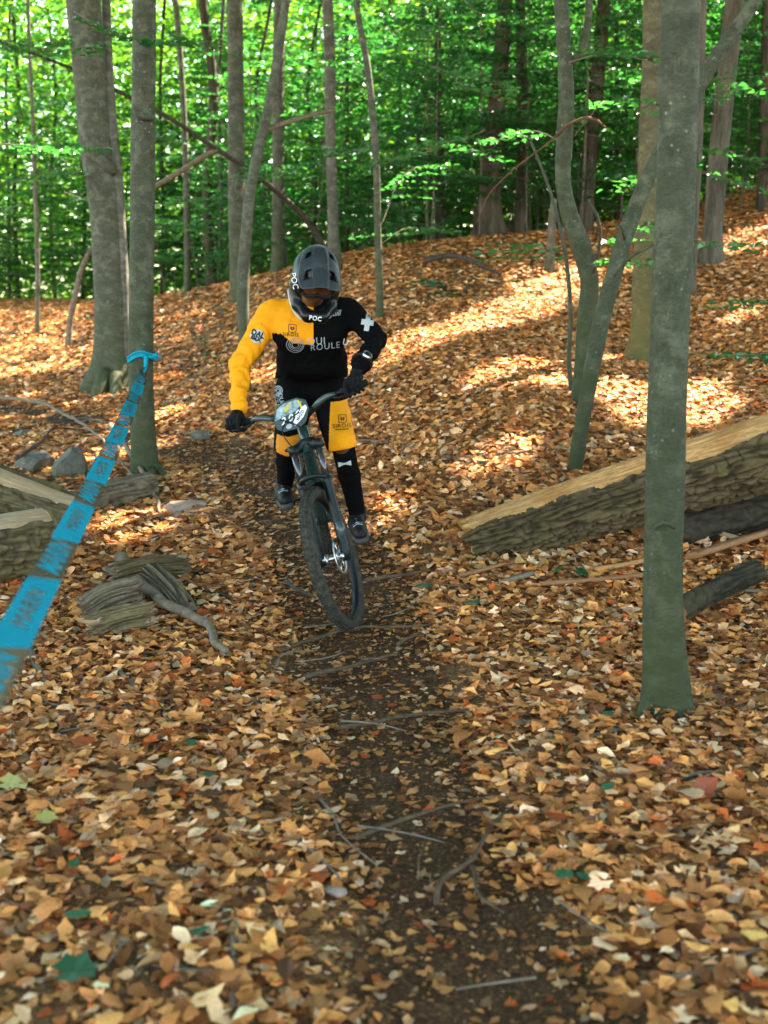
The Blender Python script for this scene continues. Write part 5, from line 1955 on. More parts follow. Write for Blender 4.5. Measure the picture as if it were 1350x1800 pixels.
# fork
DL = lc(-.008, 0, .362)
for s in (-1, 1):
    o_ = np.array([0, s * .067, 0])
    C = [DL + o_ - UA * .02, DL + o_ + UA * .03, DL + o_ + UA * .2, DL + o_ + UA * .385, DL + o_ + UA * .41]
    Cc_ = catmull(np.c_[np.array(C), [.020, .024, .0245, .026, .028]], .03)
    v, f = tube(Cc_[:, :3], Cc_[:, 3], 16)
    leg = build('fork_leg', Geo().add(ws(v), f), M['fork_paint'], bike)
    v, f = tube(np.array([DL + o_ + UA * .40, DL + o_ + UA * .49, DL + o_ + UA * .575]), .0178, 14)
    build('stanchion', Geo().add(ws(v), f), M['stanchion'], leg)
    if s > 0:
        v, f = tube(np.array([DL + o_ + UA * .563, DL + o_ + UA * .57]), .0215, 14)
        build('red_ring', Geo().add(ws(v), f), M['red'], leg)
        v, f = tube(np.array([DL + lc(-.03, .075, .10), DL + lc(-.045, .077, .13), DL + lc(-.06, .075, .16)]), [.02, .024, .018], 10)
        build('brake_caliper', Geo().add(ws(v), f), M['lever'], leg)
cr0 = DL + UA * .575
g = Geo()
C = catmull(np.c_[np.array([cr0 + [0, -.067, 0], cr0 + [-.035, -.03, .012], cr0 + [-.045, 0, .02], cr0 + [-.035, .03, .012], cr0 + [0, .067, 0]]), [.026, .027, .032, .027, .026]], .012)
v, f = tube(C[:, :3], C[:, 3], 14)
g.add(ws(v), f)
for s in (-1, 1):
    v, f = tube(np.array([cr0 + [0, s * .067, 0] - UA * .012, cr0 + [0, s * .067, 0] + UA * .03]), .0265, 14)
    g.add(ws(v), f)
build('fork_crown', g, M['fork_paint'], bike)
a0 = DL + UA * .395
C = catmull(np.array([a0 + [0, -.07, 0], a0 + lc(.02, -.055, .03), a0 + lc(.03, 0, .045), a0 + lc(.02, .055, .03), a0 + [0, .07, 0]]), .012)
v, f = tube(C, .013, 10)
build('fork_arch', Geo().add(ws(v), f), M['fork_paint'], bike)
# short mudguard strapped to the arch
g = Geo()
aa = np.linspace(R(88), R(150), 14)
V = np.array([[math.cos(t) * .388, y, .37 + math.sin(t) * .388 - .12 * y * y * 30 * .1] for t in aa for y in np.linspace(-.036, .036, 7)])
F = [(i * 7 + j, i * 7 + j + 1, (i + 1) * 7 + j + 1, (i + 1) * 7 + j) for i in range(13) for j in range(6)]
md = build('mudguard', g.add(ws(V), F), M['rubber'], bike)
md.modifiers.new('thick', 'SOLIDIFY').thickness = .003
# bars
g = Geo()
stm = PA + UA * .73
brc = stm + lc(.045, 0, .018)
v, f = tube(np.array([stm - UA * .035, stm, stm + UA * .022]), .021, 14)
g.add(ws(v), f)
v, f = tube(np.array([stm, brc]), .02, 12)
g.add(ws(v), f)
v, f = tube(np.array([brc - [0, .028, 0], brc, brc + [0, .028, 0]]), .023, 14)
g.add(ws(v), f)
build('stem', g, M['black_metal'], bike)
RISE = .055
barp = lambda y: brc + lc(-.055 * max(0, abs(y) - .06) / .32, y, RISE * min(1, max(0, abs(y) - .05) / .12) + .01 * abs(y))
ys_ = np.linspace(-.385, .385, 45)
P = np.array([barp(y) for y in ys_])
v, f = tube(P, .0145 + .0025 * np.exp(-(ys_ / .06) ** 2), 12)
build('handlebar', Geo().add(ws(v), f), M['black_metal'], bike)
for s in (-1, 1):
    P = np.array([barp(s * y) for y in np.linspace(.25, .388, 12)])
    v, f = tube(P, .0165 + .0016 * (np.arange(12) % 2), 12)
    build('grip', Geo().add(ws(v), f), M['rubber'], bike)
    p = barp(s * .20)
    g = Geo()
    C = catmull(np.c_[np.array([barp(s * .225) + [.035, 0, .006], p + [.045, 0, .012], barp(s * .13) + [.045, 0, .012], barp(s * .10) + [.03, 0, .01]]), [.011, .0135, .0135, .009]], .012)
    v, f = tube(C[:, :3], C[:, 3], 10)
    g.add(ws(v), f)
    v, f = tube(np.array([p + [.04, 0, .01], p + [0, 0, 0]]), .013, 8)
    g.add(ws(v), f)
    lev = build('brake_lever', g, M['lever'], bike)
    C = catmull(np.array([barp(s * .21) + [.05, 0, .0], barp(s * .235) + [.075, 0, -.006], barp(s * .30) + [.072, 0, -.012], barp(s * .335) + [.08, 0, -.012]]), .012)
    v, f = tube(C, .0065, 8)
    build('blade', Geo().add(ws(v), f), M['black_metal'], lev)
# cables looping in front of the plate and down to the fork
for k, (a_, b_, c_) in enumerate([(barp(.11) + [.03, 0, .01], brc + lc(.115, -.05, .01), DL + lc(-.15, .07, .28)), (barp(-.11) + [.03, 0, .01], brc + lc(.13, .03, -.01), DL + lc(-.24, .06, .40)), (barp(-.14) + [.03, 0, .0], brc + lc(.10, .05, -.06), htb + lc(.03, .03, -.02))]):
    C = catmull(np.array([a_, a_ * .45 + b_ * .55 + [.03, 0, .02], b_, b_ * .5 + c_ * .5 + [.04, 0, 0], c_]), .02)
    v, f = tube(C, .0028, 7)
    build('cable', Geo().add(ws(v), f), M['rubber'], bike)
# cranks, pedals
CA = R(-38)
PEDL = BB + lc(.17 * math.cos(CA), .175, .17 * math.sin(CA))
PEDR = BB + lc(-.17 * math.cos(CA), -.175, -.17 * math.sin(CA))
for s, pd in ((1, PEDL), (-1, PEDR)):
    e = pd.copy()
    e[1] = s * .085
    v, f = tube(np.array([BB + [0, s * .06, 0], (BB + e) / 2 + [0, s * .036, 0], e]), [.017, .014, .014], 10)
    cr_ = build('crank_arm', Geo().add(wf(v), f), M['black_metal'], bike)
    g = Geo()
    bv, bf = box(pd, .10, .012, .014)
    for dx in (-.046, .046):
        bv, bf = box(pd + [dx, 0, 0], .012, .10, .014)
        g.add(wf(bv), bf)
    for dy in (-.045, 0, .045):
        bv, bf = box(pd + [0, dy, 0], .10, .010, .014)
        g.add(wf(bv), bf)
    v, f = tube(np.array([e, pd + [0, s * .04, 0]]), .007, 8)
    g.add(wf(v), f)
    build('pedal', g, M['black_metal'], bike)
g = Geo()
th = np.arange(64) * 2 * np.pi / 64
rr = .065 + .004 * (np.arange(64) % 2)
ring = np.stack([BB[0] + np.cos(th) * rr, np.full(64, -.05), BB[2] + np.sin(th) * rr], 1)
ring2 = ring + [0, .004, 0]
inn = BB + (ring - BB) * [.7, 1, .7]
g.add(wf(np.vstack([ring, ring2, inn, inn + [0, .004, 0]])), [(i, (i + 1) % 64, 64 + (i + 1) % 64, 64 + i) for i in range(64)] + [(i, 128 + i, 128 + (i + 1) % 64, (i + 1) % 64) for i in range(64)] + [(64 + i, 64 + (i + 1) % 64, 192 + (i + 1) % 64, 192 + i) for i in range(64)])
build('chainring', g, M['black_metal'], bike)
# number plate: an eight sided card tilted back in front of the bars
pc = brc + lc(.085, 0, .045)
pu = lc(-.55, 0, .835)
pu /= np.linalg.norm(pu)
pl = lc(0, -1, 0)                       # screen right when seen from the front is the bike's left, so x runs to -y ... flipped below
pxa = lc(0, 1, 0)
pn = np.cross(pxa, pu)
if pn[0] < 0:
    pn = -pn
out_ = np.array([(-.098, -.015), (-.075, .055), (-.03, .078), (.045, .080), (.088, .055), (.098, .01), (.07, -.055), (.03, -.078), (-.05, -.074), (-.085, -.05)])


def plate(xy, lift):
    xy = np.asarray(xy, float)
    return ws(pc + xy[:, :1] * pxa + xy[:, 1:2] * pu + pn * (lift - .25 * xy[:, :1] ** 2))


def plate_poly(name, xy, lift, mat, parent):
    n = len(xy)
    c = np.mean(xy, 0)
    rings = [np.array(xy)] + [c + (np.array(xy) - c) * q for q in (.66, .33)]
    V = np.vstack([plate(r, lift) for r in rings] + [plate([c], lift)])
    F = [(k * n + i, k * n + (i + 1) % n, (k + 1) * n + (i + 1) % n, (k + 1) * n + i) for k in (0, 1) for i in range(n)] + [(2 * n + i, 2 * n + (i + 1) % n, 3 * n) for i in range(n)]
    return build(name, Geo().add(V, F), M[mat], parent, smooth=False)


M['plate_dark'] = plain('plate_print_dark', (.030, .042, .042), (.018, .026, .026), 25, .35, .5)
M['plate_teal'] = plain('plate_print_pattern', (.33, .42, .43), (.05, .075, .078), 38, .4, .5)
M['yellow_print'] = plain('yellow_print', (.50, .38, .04), (.4, .3, .03), 40, .5, .3)
pla = plate_poly('number_plate', out_, 0, 'plate_dark', bike)
pla.modifiers.new('thick', 'SOLIDIFY').thickness = .002
plate_poly('artwork', [(-.088, -.008), (-.068, .05), (-.028, .068), (.042, .07), (.07, .05), (.03, .012), (-.03, .004)], .0035, 'plate_teal', pla)
for nm, xy, sz, bo, mt, ang in (('lettering', (-.045, -.022), .052, .02, 'white', .0), ('lettering', (-.006, -.016), .052, .02, 'white', .0), ('lettering', (.030, -.006), .052, .02, 'white', .0)):
    ch = '206'[[(-.045), (-.006), (.030)].index(xy[0])]
    v2, f2 = text_mesh(ch, sz, bo, .25)
    build('lettering', Geo().add(plate(v2 + np.array(xy), .005), f2), M['white'], pla, smooth=False)
bad = plate_poly('badge', [(.012, -.062), (.062, -.030), (.090, .012), (.084, .03), (.066, .024), (.028, -.012), (.004, -.044)], .0045, 'white', pla)
v2, f2 = text_mesh('MAZD', .021, .02)
ca, sa = math.cos(.80), math.sin(.80)
v2 = v2 @ np.array([[ca, sa], [-sa, ca]])
build('lettering', Geo().add(plate(v2 + [.049, -.017], .0065), f2), M['plate_dark'], pla, smooth=False)
plate_poly('badge', [(-.02 + .017 * math.cos(t), -.055 + .013 * math.sin(t)) for t in np.linspace(0, 6.28, 14)[:-1]], .0045, 'grey_print', pla)
plate_poly('mark', [(.045, .06), (.055, .065), (.068, .02), (.058, .018)], .0055, 'yellow_print', pla)
plate_poly('mark', [(-.022, .05), (.008, .058), (-.004, .03), (-.03, .018)], .0055, 'yellow_print', pla)

# ------------------------------------------------------------------ rider
J = dict(shL=at(474, 553, 6.14), elL=at(424, 636, 6.02), wrL=at(409, 722, 5.88), shR=at(616, 549, 6.12), elR=at(663, 597, 6.02), wrR=at(651, 648, 5.80),
         neck=at(548, 528, 6.12), chest=at(546, 585, 6.12), waist=at(548, 632, 6.22), pel=at(548, 686, 6.48),
         hipL=at(520, 694, 6.46), hipR=at(577, 694, 6.46), knL=at(507, 782, 6.06), knR=at(600, 778, 6.00))
gripL, gripR = ws(barp(-.325)), ws(barp(.325))         # L / R here = left / right in the picture
outL, outR = [ws(barp(s * .385)) - ws(barp(s * .25)) for s in (-1, 1)]
fwdS = ws(lc(1, 0, 0)) - ws(lc(0, 0, 0))
upS = ws(lc(0, 0, 1)) - ws(lc(0, 0, 0))
pedL, pedR = wf(PEDR), wf(PEDL)
print('px grips', topx(gripL), topx(gripR), 'pedals', topx(pedL), topx(pedR), 'plate', topx(ws(pc)), 'axle', topx(ws(lc(0, 0, .37))), 'top', topx(ws(lc(0, 0, .74))), 'con', topx(con), 'pit', math.degrees(PIT))
hdp = BM[:, 0]
J['wrL'] = gripL + np.array([.0, .055, .075])
J['wrR'] = gripR + np.array([.012, .05, .085])
J['anL'] = pedL - hdp * .055 + [0, .0, .115]
J['anR'] = pedR - hdp * .055 + [0, .0, .115]
X1 = np.array([1.0, 0, 0])
fnt = np.array([0, -1.0, 0])

M['skin'] = plain('skin', (.11, .050, .028), (.08, .036, .020), 30, .5, .4)
M['glove'] = plain('black_glove', (.006, .006, .006), (.004, .004, .004), 90, .8, .12, bstr=.3)
M['black_cloth'] = plain('black_knit', (.0032, .0032, .0032), (.0022, .0022, .0022), 160, .9, .05, bstr=.25, bdist=.001)
M['yellow_cloth'] = plain('yellow_knit', (.78, .285, .006), (.70, .24, .004), 160, .75, .2, bstr=.2, bdist=.001)
M['orange_cloth'] = plain('orange_pad', (.56, .20, .012), (.50, .17, .01), 120, .7, .25, bstr=.2, bdist=.001)
M['shoe'] = plain('black_shoe', (.007, .007, .007), (.004, .004, .0045), 60, .6, .25)
M['sole'] = plain('grey_sole', (.05, .052, .05), (.03, .032, .03), 40, .7, .3)

person = thing('person', 'rider in a yellow and black jersey and full face helmet crouched over the handlebar', 'person', [-.3, 6.2, float(gz(-.3, 6.2))])
hc = at(555, 487, 5.84)                # middle of the helmet


def palm_fn(p, grip, out, wrist, fwd, up, ri):
    o = out / np.linalg.norm(out)
    f_ = fwd
    u_ = up
    pc_ = grip + u_ * .030 - f_ * .018
    d = cone(p, pc_ - o * .030, pc_ + o * .030, .021 + ri, .019 + ri)
    d = smin(d, cone(p, grip + u_ * .034 + f_ * .016 - o * .032, grip + u_ * .034 + f_ * .014 + o * .033, .0155 + ri, .0135 + ri), .022)
    d = smin(d, cone(p, wrist, pc_ - f_ * .006, .029 + ri, .027 + ri), .02)
    for i, (a_, k) in enumerate(((-.034, .92), (-.0115, 1.0), (.0115, .96), (.034, .80))):
        # index (inboard) reaches for the lever, the others close round the grip
        b0 = grip + o * a_
        pts = [b0 + f_ * .016 + u_ * .036, b0 + f_ * (.016 + .032 * k) + u_ * .016, b0 + f_ * (.014 + .030 * k) - u_ * .014 * k, b0 + f_ * .012 - u_ * .033 * k]
        if i == 0:
            pts = [pts[0], b0 + f_ * .055 + u_ * .026, b0 + f_ * .083 + u_ * .006, b0 + f_ * .088 - u_ * .016]
        rr = [.0115, .0105, .0095, .0082]
        for q in range(3):
            d = smin(d, cone(p, pts[q], pts[q + 1], rr[q] * (.9 + .1 * k) + ri, rr[q + 1] * (.9 + .1 * k) + ri), .004)
    t0 = grip - o * .046
    tp_ = [pc_ - o * .026, t0 - f_ * .008 + u_ * .006, t0 + f_ * .012 - u_ * .018, grip - o * .034 + f_ * .03 - u_ * .03]
    for q, rr in enumerate((.015, .0125, .011)):
        d = smin(d, cone(p, tp_[q], tp_[q + 1], rr + ri, rr - .001 + ri), .006)
    return d


def body_fn(p):
    a = X1
    d = cone(p, J['neck'], hc + [0, .03, -.03], .055, .055)
    sh = (J['shL'] + J['shR']) / 2
    d = smin(d, cone(p, J['shL'] + [.05, 0, 0], J['shR'] - [.05, 0, 0], .062, .062), .05)
    d = smin(d, cone(p, J['chest'] - a * .075, J['chest'] + a * .075, .095, .095), .06)
    d = smin(d, cone(p, J['waist'] - a * .065, J['waist'] + a * .065, .085, .085), .06)
    d = smin(d, cone(p, J['pel'] - a * .075, J['pel'] + a * .075, .10, .10), .06)
    for s in 'LR':
        d = smin(d, cone(p, J['sh' + s], J['el' + s], .046, .036), .03)
        d = smin(d, cone(p, J['el' + s], J['wr' + s], .036, .026), .02)
        d = smin(d, cone(p, J['hip' + s], J['kn' + s], .075, .048), .04)
        kn, an = J['kn' + s], J['an' + s]
        d = smin(d, cone(p, kn, kn * .65 + an * .35 + [0, .012, 0], .045, .046), .03)
        d = smin(d, cone(p, kn * .65 + an * .35 + [0, .012, 0], an, .046, .032), .03)
        ft = an + hdp * .12 + [0, 0, -.085]
        d = smin(d, cone(p, an, ft, .032, .028), .03)
    d = smin(d, palm_fn(p, gripL, outL, J['wrL'], fwdS, upS, -.0025), .01)
    d = smin(d, palm_fn(p, gripR, outR, J['wrR'], fwdS, upS, -.0025), .01)
    # head, turned down and a little to the picture's right
    d = smin(d, ell(p, hc + HF * .0, HM, (.098, .076, .118)), .02)
    d = smin(d, ell(p, hc + HF * .045 - HU * .05, HM, (.055, .058, .062)), .03)      # jaw
    d = smin(d, cone(p, hc + HF * .098 + HU * .005, hc + HF * .118 - HU * .030, .010, .016), .014)      # nose
    d = smin(d, cone(p, hc + HF * .088 - HU * .058 - HR * .022, hc + HF * .088 - HU * .058 + HR * .022, .009, .009), .010)   # lips
    d = smin(d, cone(p, hc + HF * .083 + HU * .030 - HR * .035, hc + HF * .083 + HU * .030 + HR * .035, .012, .012), .012)   # brow
    d = np.maximum(d, -cone(p, hc + HF * .100 - HU * .0575 - HR * .02, hc + HF * .100 - HU * .0575 + HR * .02, .0025, .0025))
    for s in (-1, 1):
        d = smin(d, ell(p, hc + HR * s * .077 - HU * .01, HM, (.028, .012, .034)), .006)
    return d


hy, hp, hr_ = R(9), R(30), R(-5)
HF = np.array([math.sin(hy), -math.cos(hy), 0])
HR = np.cross(HF, [0, 0, 1.0]) * -1
if HR[0] < 0:
    HR = -HR
HF = math.cos(hp) * HF + np.array([0, 0, -math.sin(hp)])
HU = np.cross(HF, HR)
if HU[2] < 0:
    HU = -HU
HR, HU = HR * math.cos(hr_) + HU * math.sin(hr_), HU * math.cos(hr_) - HR * math.sin(hr_)
HM = np.stack([HF, HR, HU], 1)
HL = lambda f, r, u: hc + HF * f + HR * r + HU * u

V, F = surfnet(body_fn, (-1.0, 5.5, .1), (.15, 6.7, 1.9), .0125)
body = build_fast('body', V, F, M['skin'], person)


def ringfold(p, a, b, amp, freq, seed):
    ab = b - a
    L = np.linalg.norm(ab)
    t = ((p - a) @ ab) / L
    q = p - a
    return amp * (pnoise(t * freq + .8 * pnoise(q[..., 0] * 14 + seed, q[..., 1] * 14, q[..., 2] * 14), q[..., 0] * 9 + seed, q[..., 2] * 5)) * np.clip(t / L * 3, 0, 1)


def arm_d(p, s):
    e1, e2, r1, r2, r3 = ('elL', 'wrL', .074, .060, .044) if s == 'L' else ('elR', 'wrR', .068, .054, .040)
    d = cone(p, J['sh' + s], J[e1], r1, r2)
    return smin(d, cone(p, J[e1], J[e2] * .97 + J[e1] * .03, r2, r3), .02)


def torso_d(p):
    a = X1
    d = cone(p, J['shL'] + [.055, 0, 0], J['shR'] - [.055, 0, 0], .082, .082)
    d = smin(d, cone(p, J['neck'] - [.03, 0, 0], J['neck'] + [.03, 0, 0], .062, .062), .05)
    d = smin(d, cone(p, J['chest'] - a * .085, J['chest'] + a * .085, .110, .110), .07)
    d = smin(d, cone(p, J['waist'] - a * .096, J['waist'] + a * .096, .096, .096), .11)
    hm = at(548, 662, 6.33)
    d = smin(d, cone(p, hm - a * .112, hm + a * .112, .092, .092), .10)
    return d


ZHEM = at(548, 664, 6.3)[2]


def jersey_fn(p):
    t_ = np.maximum(torso_d(p), ZHEM - p[..., 2] + .02 * pnoise(p[..., 0] * 7, p[..., 1] * 7))
    d = smin(t_, np.minimum(arm_d(p, 'L'), arm_d(p, 'R')), .035)
    d = d + ringfold(p, J['elL'], J['wrL'], .017, 34, 1.0) + ringfold(p, J['elR'], J['wrR'], .017, 36, 5.0) + ringfold(p, J['shL'], J['elL'], .011, 20, 7.0) + ringfold(p, J['shR'], J['elR'], .011, 20, 9.0)
    q = p - J['chest']
    d = d + .015 * np.abs(pnoise(q[..., 0] * 17 - q[..., 2] * 9, q[..., 1] * 9, q[..., 2] * 5)) + .006 * pnoise(q[..., 0] * 12 + q[..., 2] * 22, q[..., 1] * 6, q[..., 2] * 9) + .007 * pnoise(q[..., 0] * 5 + 9, q[..., 1] * 5, q[..., 2] * 13)
    # neck opening
    return np.maximum(d, -cone(p, J['neck'] + [0, -.06, .03], J['neck'] + [0, -.02, .2], .06, .10))


V, F = surfnet(jersey_fn, (-1.0, 5.55, .82), (.12, 6.6, 1.72), .0069)
fc = V[F].mean(1)
vp = np.array([topx(q) for q in fc[:]])
isArm = (arm_d(fc, 'L') < torso_d(fc) - .004)
isArmR = (arm_d(fc, 'R') < torso_d(fc) - .004)
XS = at(550, 580, 6.0)[0]
zlow = np.interp(fc[:, 0], [at(484, 0, 6.05)[0], at(505, 0, 6.0)[0], at(552, 0, 6.0)[0]], [at(0, 585, 6.1)[2], at(0, 604, 6.02)[2], at(0, 607, 6.0)[2]])
yel = (isArm | ((fc[:, 0] < XS) & (fc[:, 2] > zlow))) & ~isArmR
jersey = build_fast('jersey', V, F, [M['black_cloth'], M['yellow_cloth']], person, True, yel.astype(int))
JV, JF = V, F


def leg_d(p, s):
    return cone(p, J['hip' + s], J['kn' + s] + [0, -.005, -.01], .100, .080 if s == 'L' else .082)


hemL = J['knL'] + [0, 0, -.055]
hemR = J['knR'] + [0, 0, -.030]


def shorts_fn(p):
    a = X1
    d = cone(p, J['pel'] - a * .085, J['pel'] + a * .085, .125, .125)
    d = smin(d, cone(p, J['waist'] - a * .08, J['waist'] + a * .08, .098, .098), .05)
    for s in 'LR':
        d = smin(d, leg_d(p, s), .03)
    q = p - J['pel']
    d = d + .010 * pnoise(q[..., 0] * 9 + 3, q[..., 1] * 7, q[..., 2] * 11) + .005 * pnoise(q[..., 0] * 20 + q[..., 2] * 12, q[..., 1] * 8, q[..., 2] * 18)
    cutL = (hemL[2] - p[..., 2]) + .35 * np.abs(p[..., 0] - hemL[0]) * 1.0 - .0
    cutR = (hemR[2] - p[..., 2]) + .18 * (p[..., 0] - hemR[0])
    left = p[..., 0] < (hemL[0] + hemR[0]) / 2
    return np.maximum(d, np.where(left, cutL, cutR))


V, F = surfnet(shorts_fn, (-.80, 5.75, .62), (.06, 6.75, 1.40), .0069)
fc = V[F].mean(1)
lR = leg_d(fc, 'R') < leg_d(fc, 'L')
zY = at(0, 708, 6.2)[2]
mi = np.where(lR & (fc[:, 2] < zY + .06 * pnoise(fc[:, 0] * 3, 1.0)) & (fc[:, 0] > J['knR'][0] - .064), 1, 0)
zO = at(507, 768, 6.0)[2]
mi = np.where(~lR & (fc[:, 2] < zO + .12 * np.abs(fc[:, 0] - J['knL'][0])) & (fc[:, 0] > J['knL'][0] - .062), 2, mi)
shorts = build_fast('shorts', V, F, [M['black_cloth'], M['yellow_cloth'], M['orange_cloth']], person, True, mi)
SV, SF = V, F

decs = {}
for s in 'LR':
    kn, an = J['kn' + s], J['an' + s]

    def pad_fn(p):
        d = cone(p, kn + [0, .015, .025], kn * .62 + an * .38, .061, .061)
        return np.maximum(d + .004 * pnoise(p[..., 0] * 18, p[..., 1] * 18, p[..., 2] * 22), -(p[..., 2] - (kn * .58 + an * .42)[2]))
    lo = np.minimum(kn, an) - .12
    hi = np.maximum(kn, an) + .13
    V, F = surfnet(pad_fn, lo, hi, .007)
    pad = build_fast('knee_pad', V, F, M['black_cloth'], person)
    decs['pad' + s] = (V, F, pad)

    def sock_fn(p):
        m_ = kn * .55 + an * .45 + [0, .014, 0]
        d = smin(cone(p, kn * .85 + an * .15, m_, .052, .059), cone(p, m_, an + [0, 0, -.03], .059, .044), .02)
        return d + .003 * pnoise(p[..., 0] * 20, p[..., 1] * 20, p[..., 2] * 30)
    V, F = surfnet(sock_fn, lo, hi, .007)
    build_fast('sock', V, F, M['black_cloth'], person)
    pd = pedL if s == 'L' else pedR
    sole0 = pd + BM[:, 2] * .020

    def shoe_fn(p):
        h0, t0 = sole0 - hdp * .115, sole0 + hdp * .125
        z_ = BM[:, 2]
        y_ = BM[:, 1]
        d = cone(p, h0 + z_ * .042, sole0 + hdp * .03 + z_ * .045, .036, .044)
        d = smin(d, cone(p, sole0 + hdp * .03 + z_ * .043, t0 + z_ * .032, .045, .036), .02)
        d = smin(d, cone(p, an + [0, 0, .015], sole0 - hdp * .03 + z_ * .055, .046, .042), .03)
        return np.maximum(d, -((p - sole0) @ z_ - .010))

    def sole_fn(p):
        z_ = BM[:, 2]
        d = cone(p, sole0 - hdp * .112, sole0 + hdp * .02, .040, .049)
        d = smin(d, cone(p, sole0 + hdp * .02, sole0 + hdp * .128, .049, .040), .02)
        h = (p - sole0) @ z_
        return np.maximum(np.maximum(d, h - .018), -(h + .010))
    V, F = surfnet(shoe_fn, sole0 - .22, sole0 + .24, .006)
    shoe = build_fast('shoe', V, F, M['shoe'], person)
    V, F = surfnet(sole_fn, sole0 - .22, sole0 + .24, .006)
    build_fast('sole', V, F, M['sole'], shoe)
    g = Geo()
    for q in range(4):
        c = sole0 + hdp * (.03 + .018 * q) + BM[:, 2] * (.088 - .004 * q)
        v, f = tube(np.array([c - BM[:, 1] * .026 - BM[:, 2] * .008, c + BM[:, 2] * .004, c + BM[:, 1] * .026 - BM[:, 2] * .008]), .0035, 6)
        g.add(v, f)
    build('laces', g, M['grey_print'], shoe)
    grip, outv = (gripL, outL) if s == 'L' else (gripR, outR)
    V, F = surfnet(lambda p: palm_fn(p, grip, outv, J['wr' + s], fwdS, upS, .0012), np.minimum(grip, J['wr' + s]) - .13, np.maximum(grip, J['wr' + s]) + .13, .0042)
    build_fast('glove', V, F, M['glove'], person)

# watch on the picture-right wrist
wa = J['wrR'] * .80 + J['elR'] * .20
dirw = (J['elR'] - J['wrR']) / np.linalg.norm(J['elR'] - J['wrR'])
fw_ = fnt - dirw * (fnt @ dirw)
fw_ /= np.linalg.norm(fw_)
sd_ = np.cross(dirw, fw_)
a = np.linspace(0, 2 * np.pi, 28)
P = wa + .048 * (np.cos(a)[:, None] * fw_ + np.sin(a)[:, None] * sd_)
v, f = tube(P, .010, 8, False)
watch = build('watch', Geo().add(v, f), M['rubber'], person)
c = wa + fw_ * .056
v, f = tube(np.array([c - fw_ * .012, c, c + fw_ * .006]), .026, 24)
build('case', Geo().add(v, f), M['steel'], watch)
v, f = tube(np.array([c + fw_ * .006, c + fw_ * .0085]), .019, 24)
build('dial', Geo().add(v, f), M['black_metal'], watch)

# helmet
M['helmet'] = plain('helmet_gloss_black', (.004, .0043, .0045), (.003, .0033, .0035), 10, .3, .22)
M['visor'] = plain('visor_satin_grey', (.021, .026, .027), (.016, .020, .021), 60, .42, .3)
M['visor_seam'] = plain('visor_seam', (.014, .017, .017), (.011, .014, .014), 60, .5, .3)
M['pale_trim'] = plain('pale_trim', (.42, .44, .42), (.36, .38, .36), 30, .5, .3)
M['lens'] = plain('amber_lens', (.10, .028, .009), (.045, .014, .006), 14, .10, .6)
M['foam'] = plain('black_foam', (.012, .012, .012), (.009, .009, .009), 80, .9, .1)


def helmet_fn(p):
    q = (p - hc) @ HM
    f_, r_, u_ = q[..., 0], q[..., 1], q[..., 2]
    e = lambda c, rad: ell(q, c, np.eye(3), rad)
    d = e((0, 0, .012), (.150, .124, .140))
    # cheeks coming down and forward into the chin bar
    for s in (-1, 1):
        d = smin(d, cone(q, [.01, s * .098, -.045], [.085, s * .083, -.118], .034, .028), .03)
        d = smin(d, cone(q, [.085, s * .083, -.118], [.150, s * .036, -.137], .030, .029), .02)
    d = smin(d, cone(q, [.150, -.036, -.137], [.150, .036, -.137], .030, .030), .02)
    d = np.maximum(d, -(u_ + .128 + .25 * f_ * 0 + np.where(f_ < .02, (f_ - .02) * .25, 0)) - 0 * f_ if False else d)
    port = np.maximum(np.maximum(np.abs(r_) - .083 + .12 * np.maximum(-u_, 0), np.maximum(u_ - .040, -u_ - .094)), -f_ + .035)
    d = np.maximum(d, -port)
    d = np.maximum(d, -e((.012, 0, -.03), (.128, .099, .135)))
    d = np.maximum(d, -(u_ + .172))
    d = np.maximum(d, np.where(f_ < .03, -(u_ + .135), -1))
    # vents cut at the crown
    for s in (-1, 1):
        d = np.maximum(d, -e((.035, s * .058, .13), (.030, .018, .05)))
    return d


V, F = surfnet(helmet_fn, hc - .24, hc + .24, .0045)
helmet = build_fast('helmet', V, F, M['helmet'], person)
HV, HFc = V, F
V, F = surfnet(lambda p: np.maximum(ell((p - hc) @ HM, (.0, 0, .010), np.eye(3), (.138, .112, .128)), -np.minimum(ell((p - hc) @ HM, (.012, 0, -.03), np.eye(3), (.125, .096, .132)), 1)), hc - .2, hc + .2, .006)
q = (V[F].mean(1) - hc) @ HM
keepf = (q[:, 2] > .03)
build_fast('liner', V, F[keepf], M['foam'], helmet)


# visor: follows the crown, then runs forward past the brow
def visor_pt(s, t):
    if s < .55:
        a_ = R(104) + (R(42) - R(104)) * s / .55
        f_, u_ = .158 * math.cos(a_), .012 + .150 * math.sin(a_)
    else:
        a_ = R(42)
        f0, u0 = .158 * math.cos(a_), .012 + .150 * math.sin(a_)
        k = (s - .55) / .45
        f_, u_ = f0 + .098 * k, u0 - .050 * k - .004 * k * k
    w = np.interp(s, [0, .3, .6, .85, .97, 1], [.070, .098, .106, .103, .094, .088])
    f_ -= .022 * t * t * (1 if s > .9 else (s / .9) ** 2)
    drop = np.interp(s, [0, .35, .6, 1], [.036, .060, .050, .022])
    rdg = .007 * (1 / (1 + math.exp((abs(t) - .34) * 60))) * min(1, s * 6)
    return f_, w * t, u_ - drop * abs(t) ** 2.2 + rdg


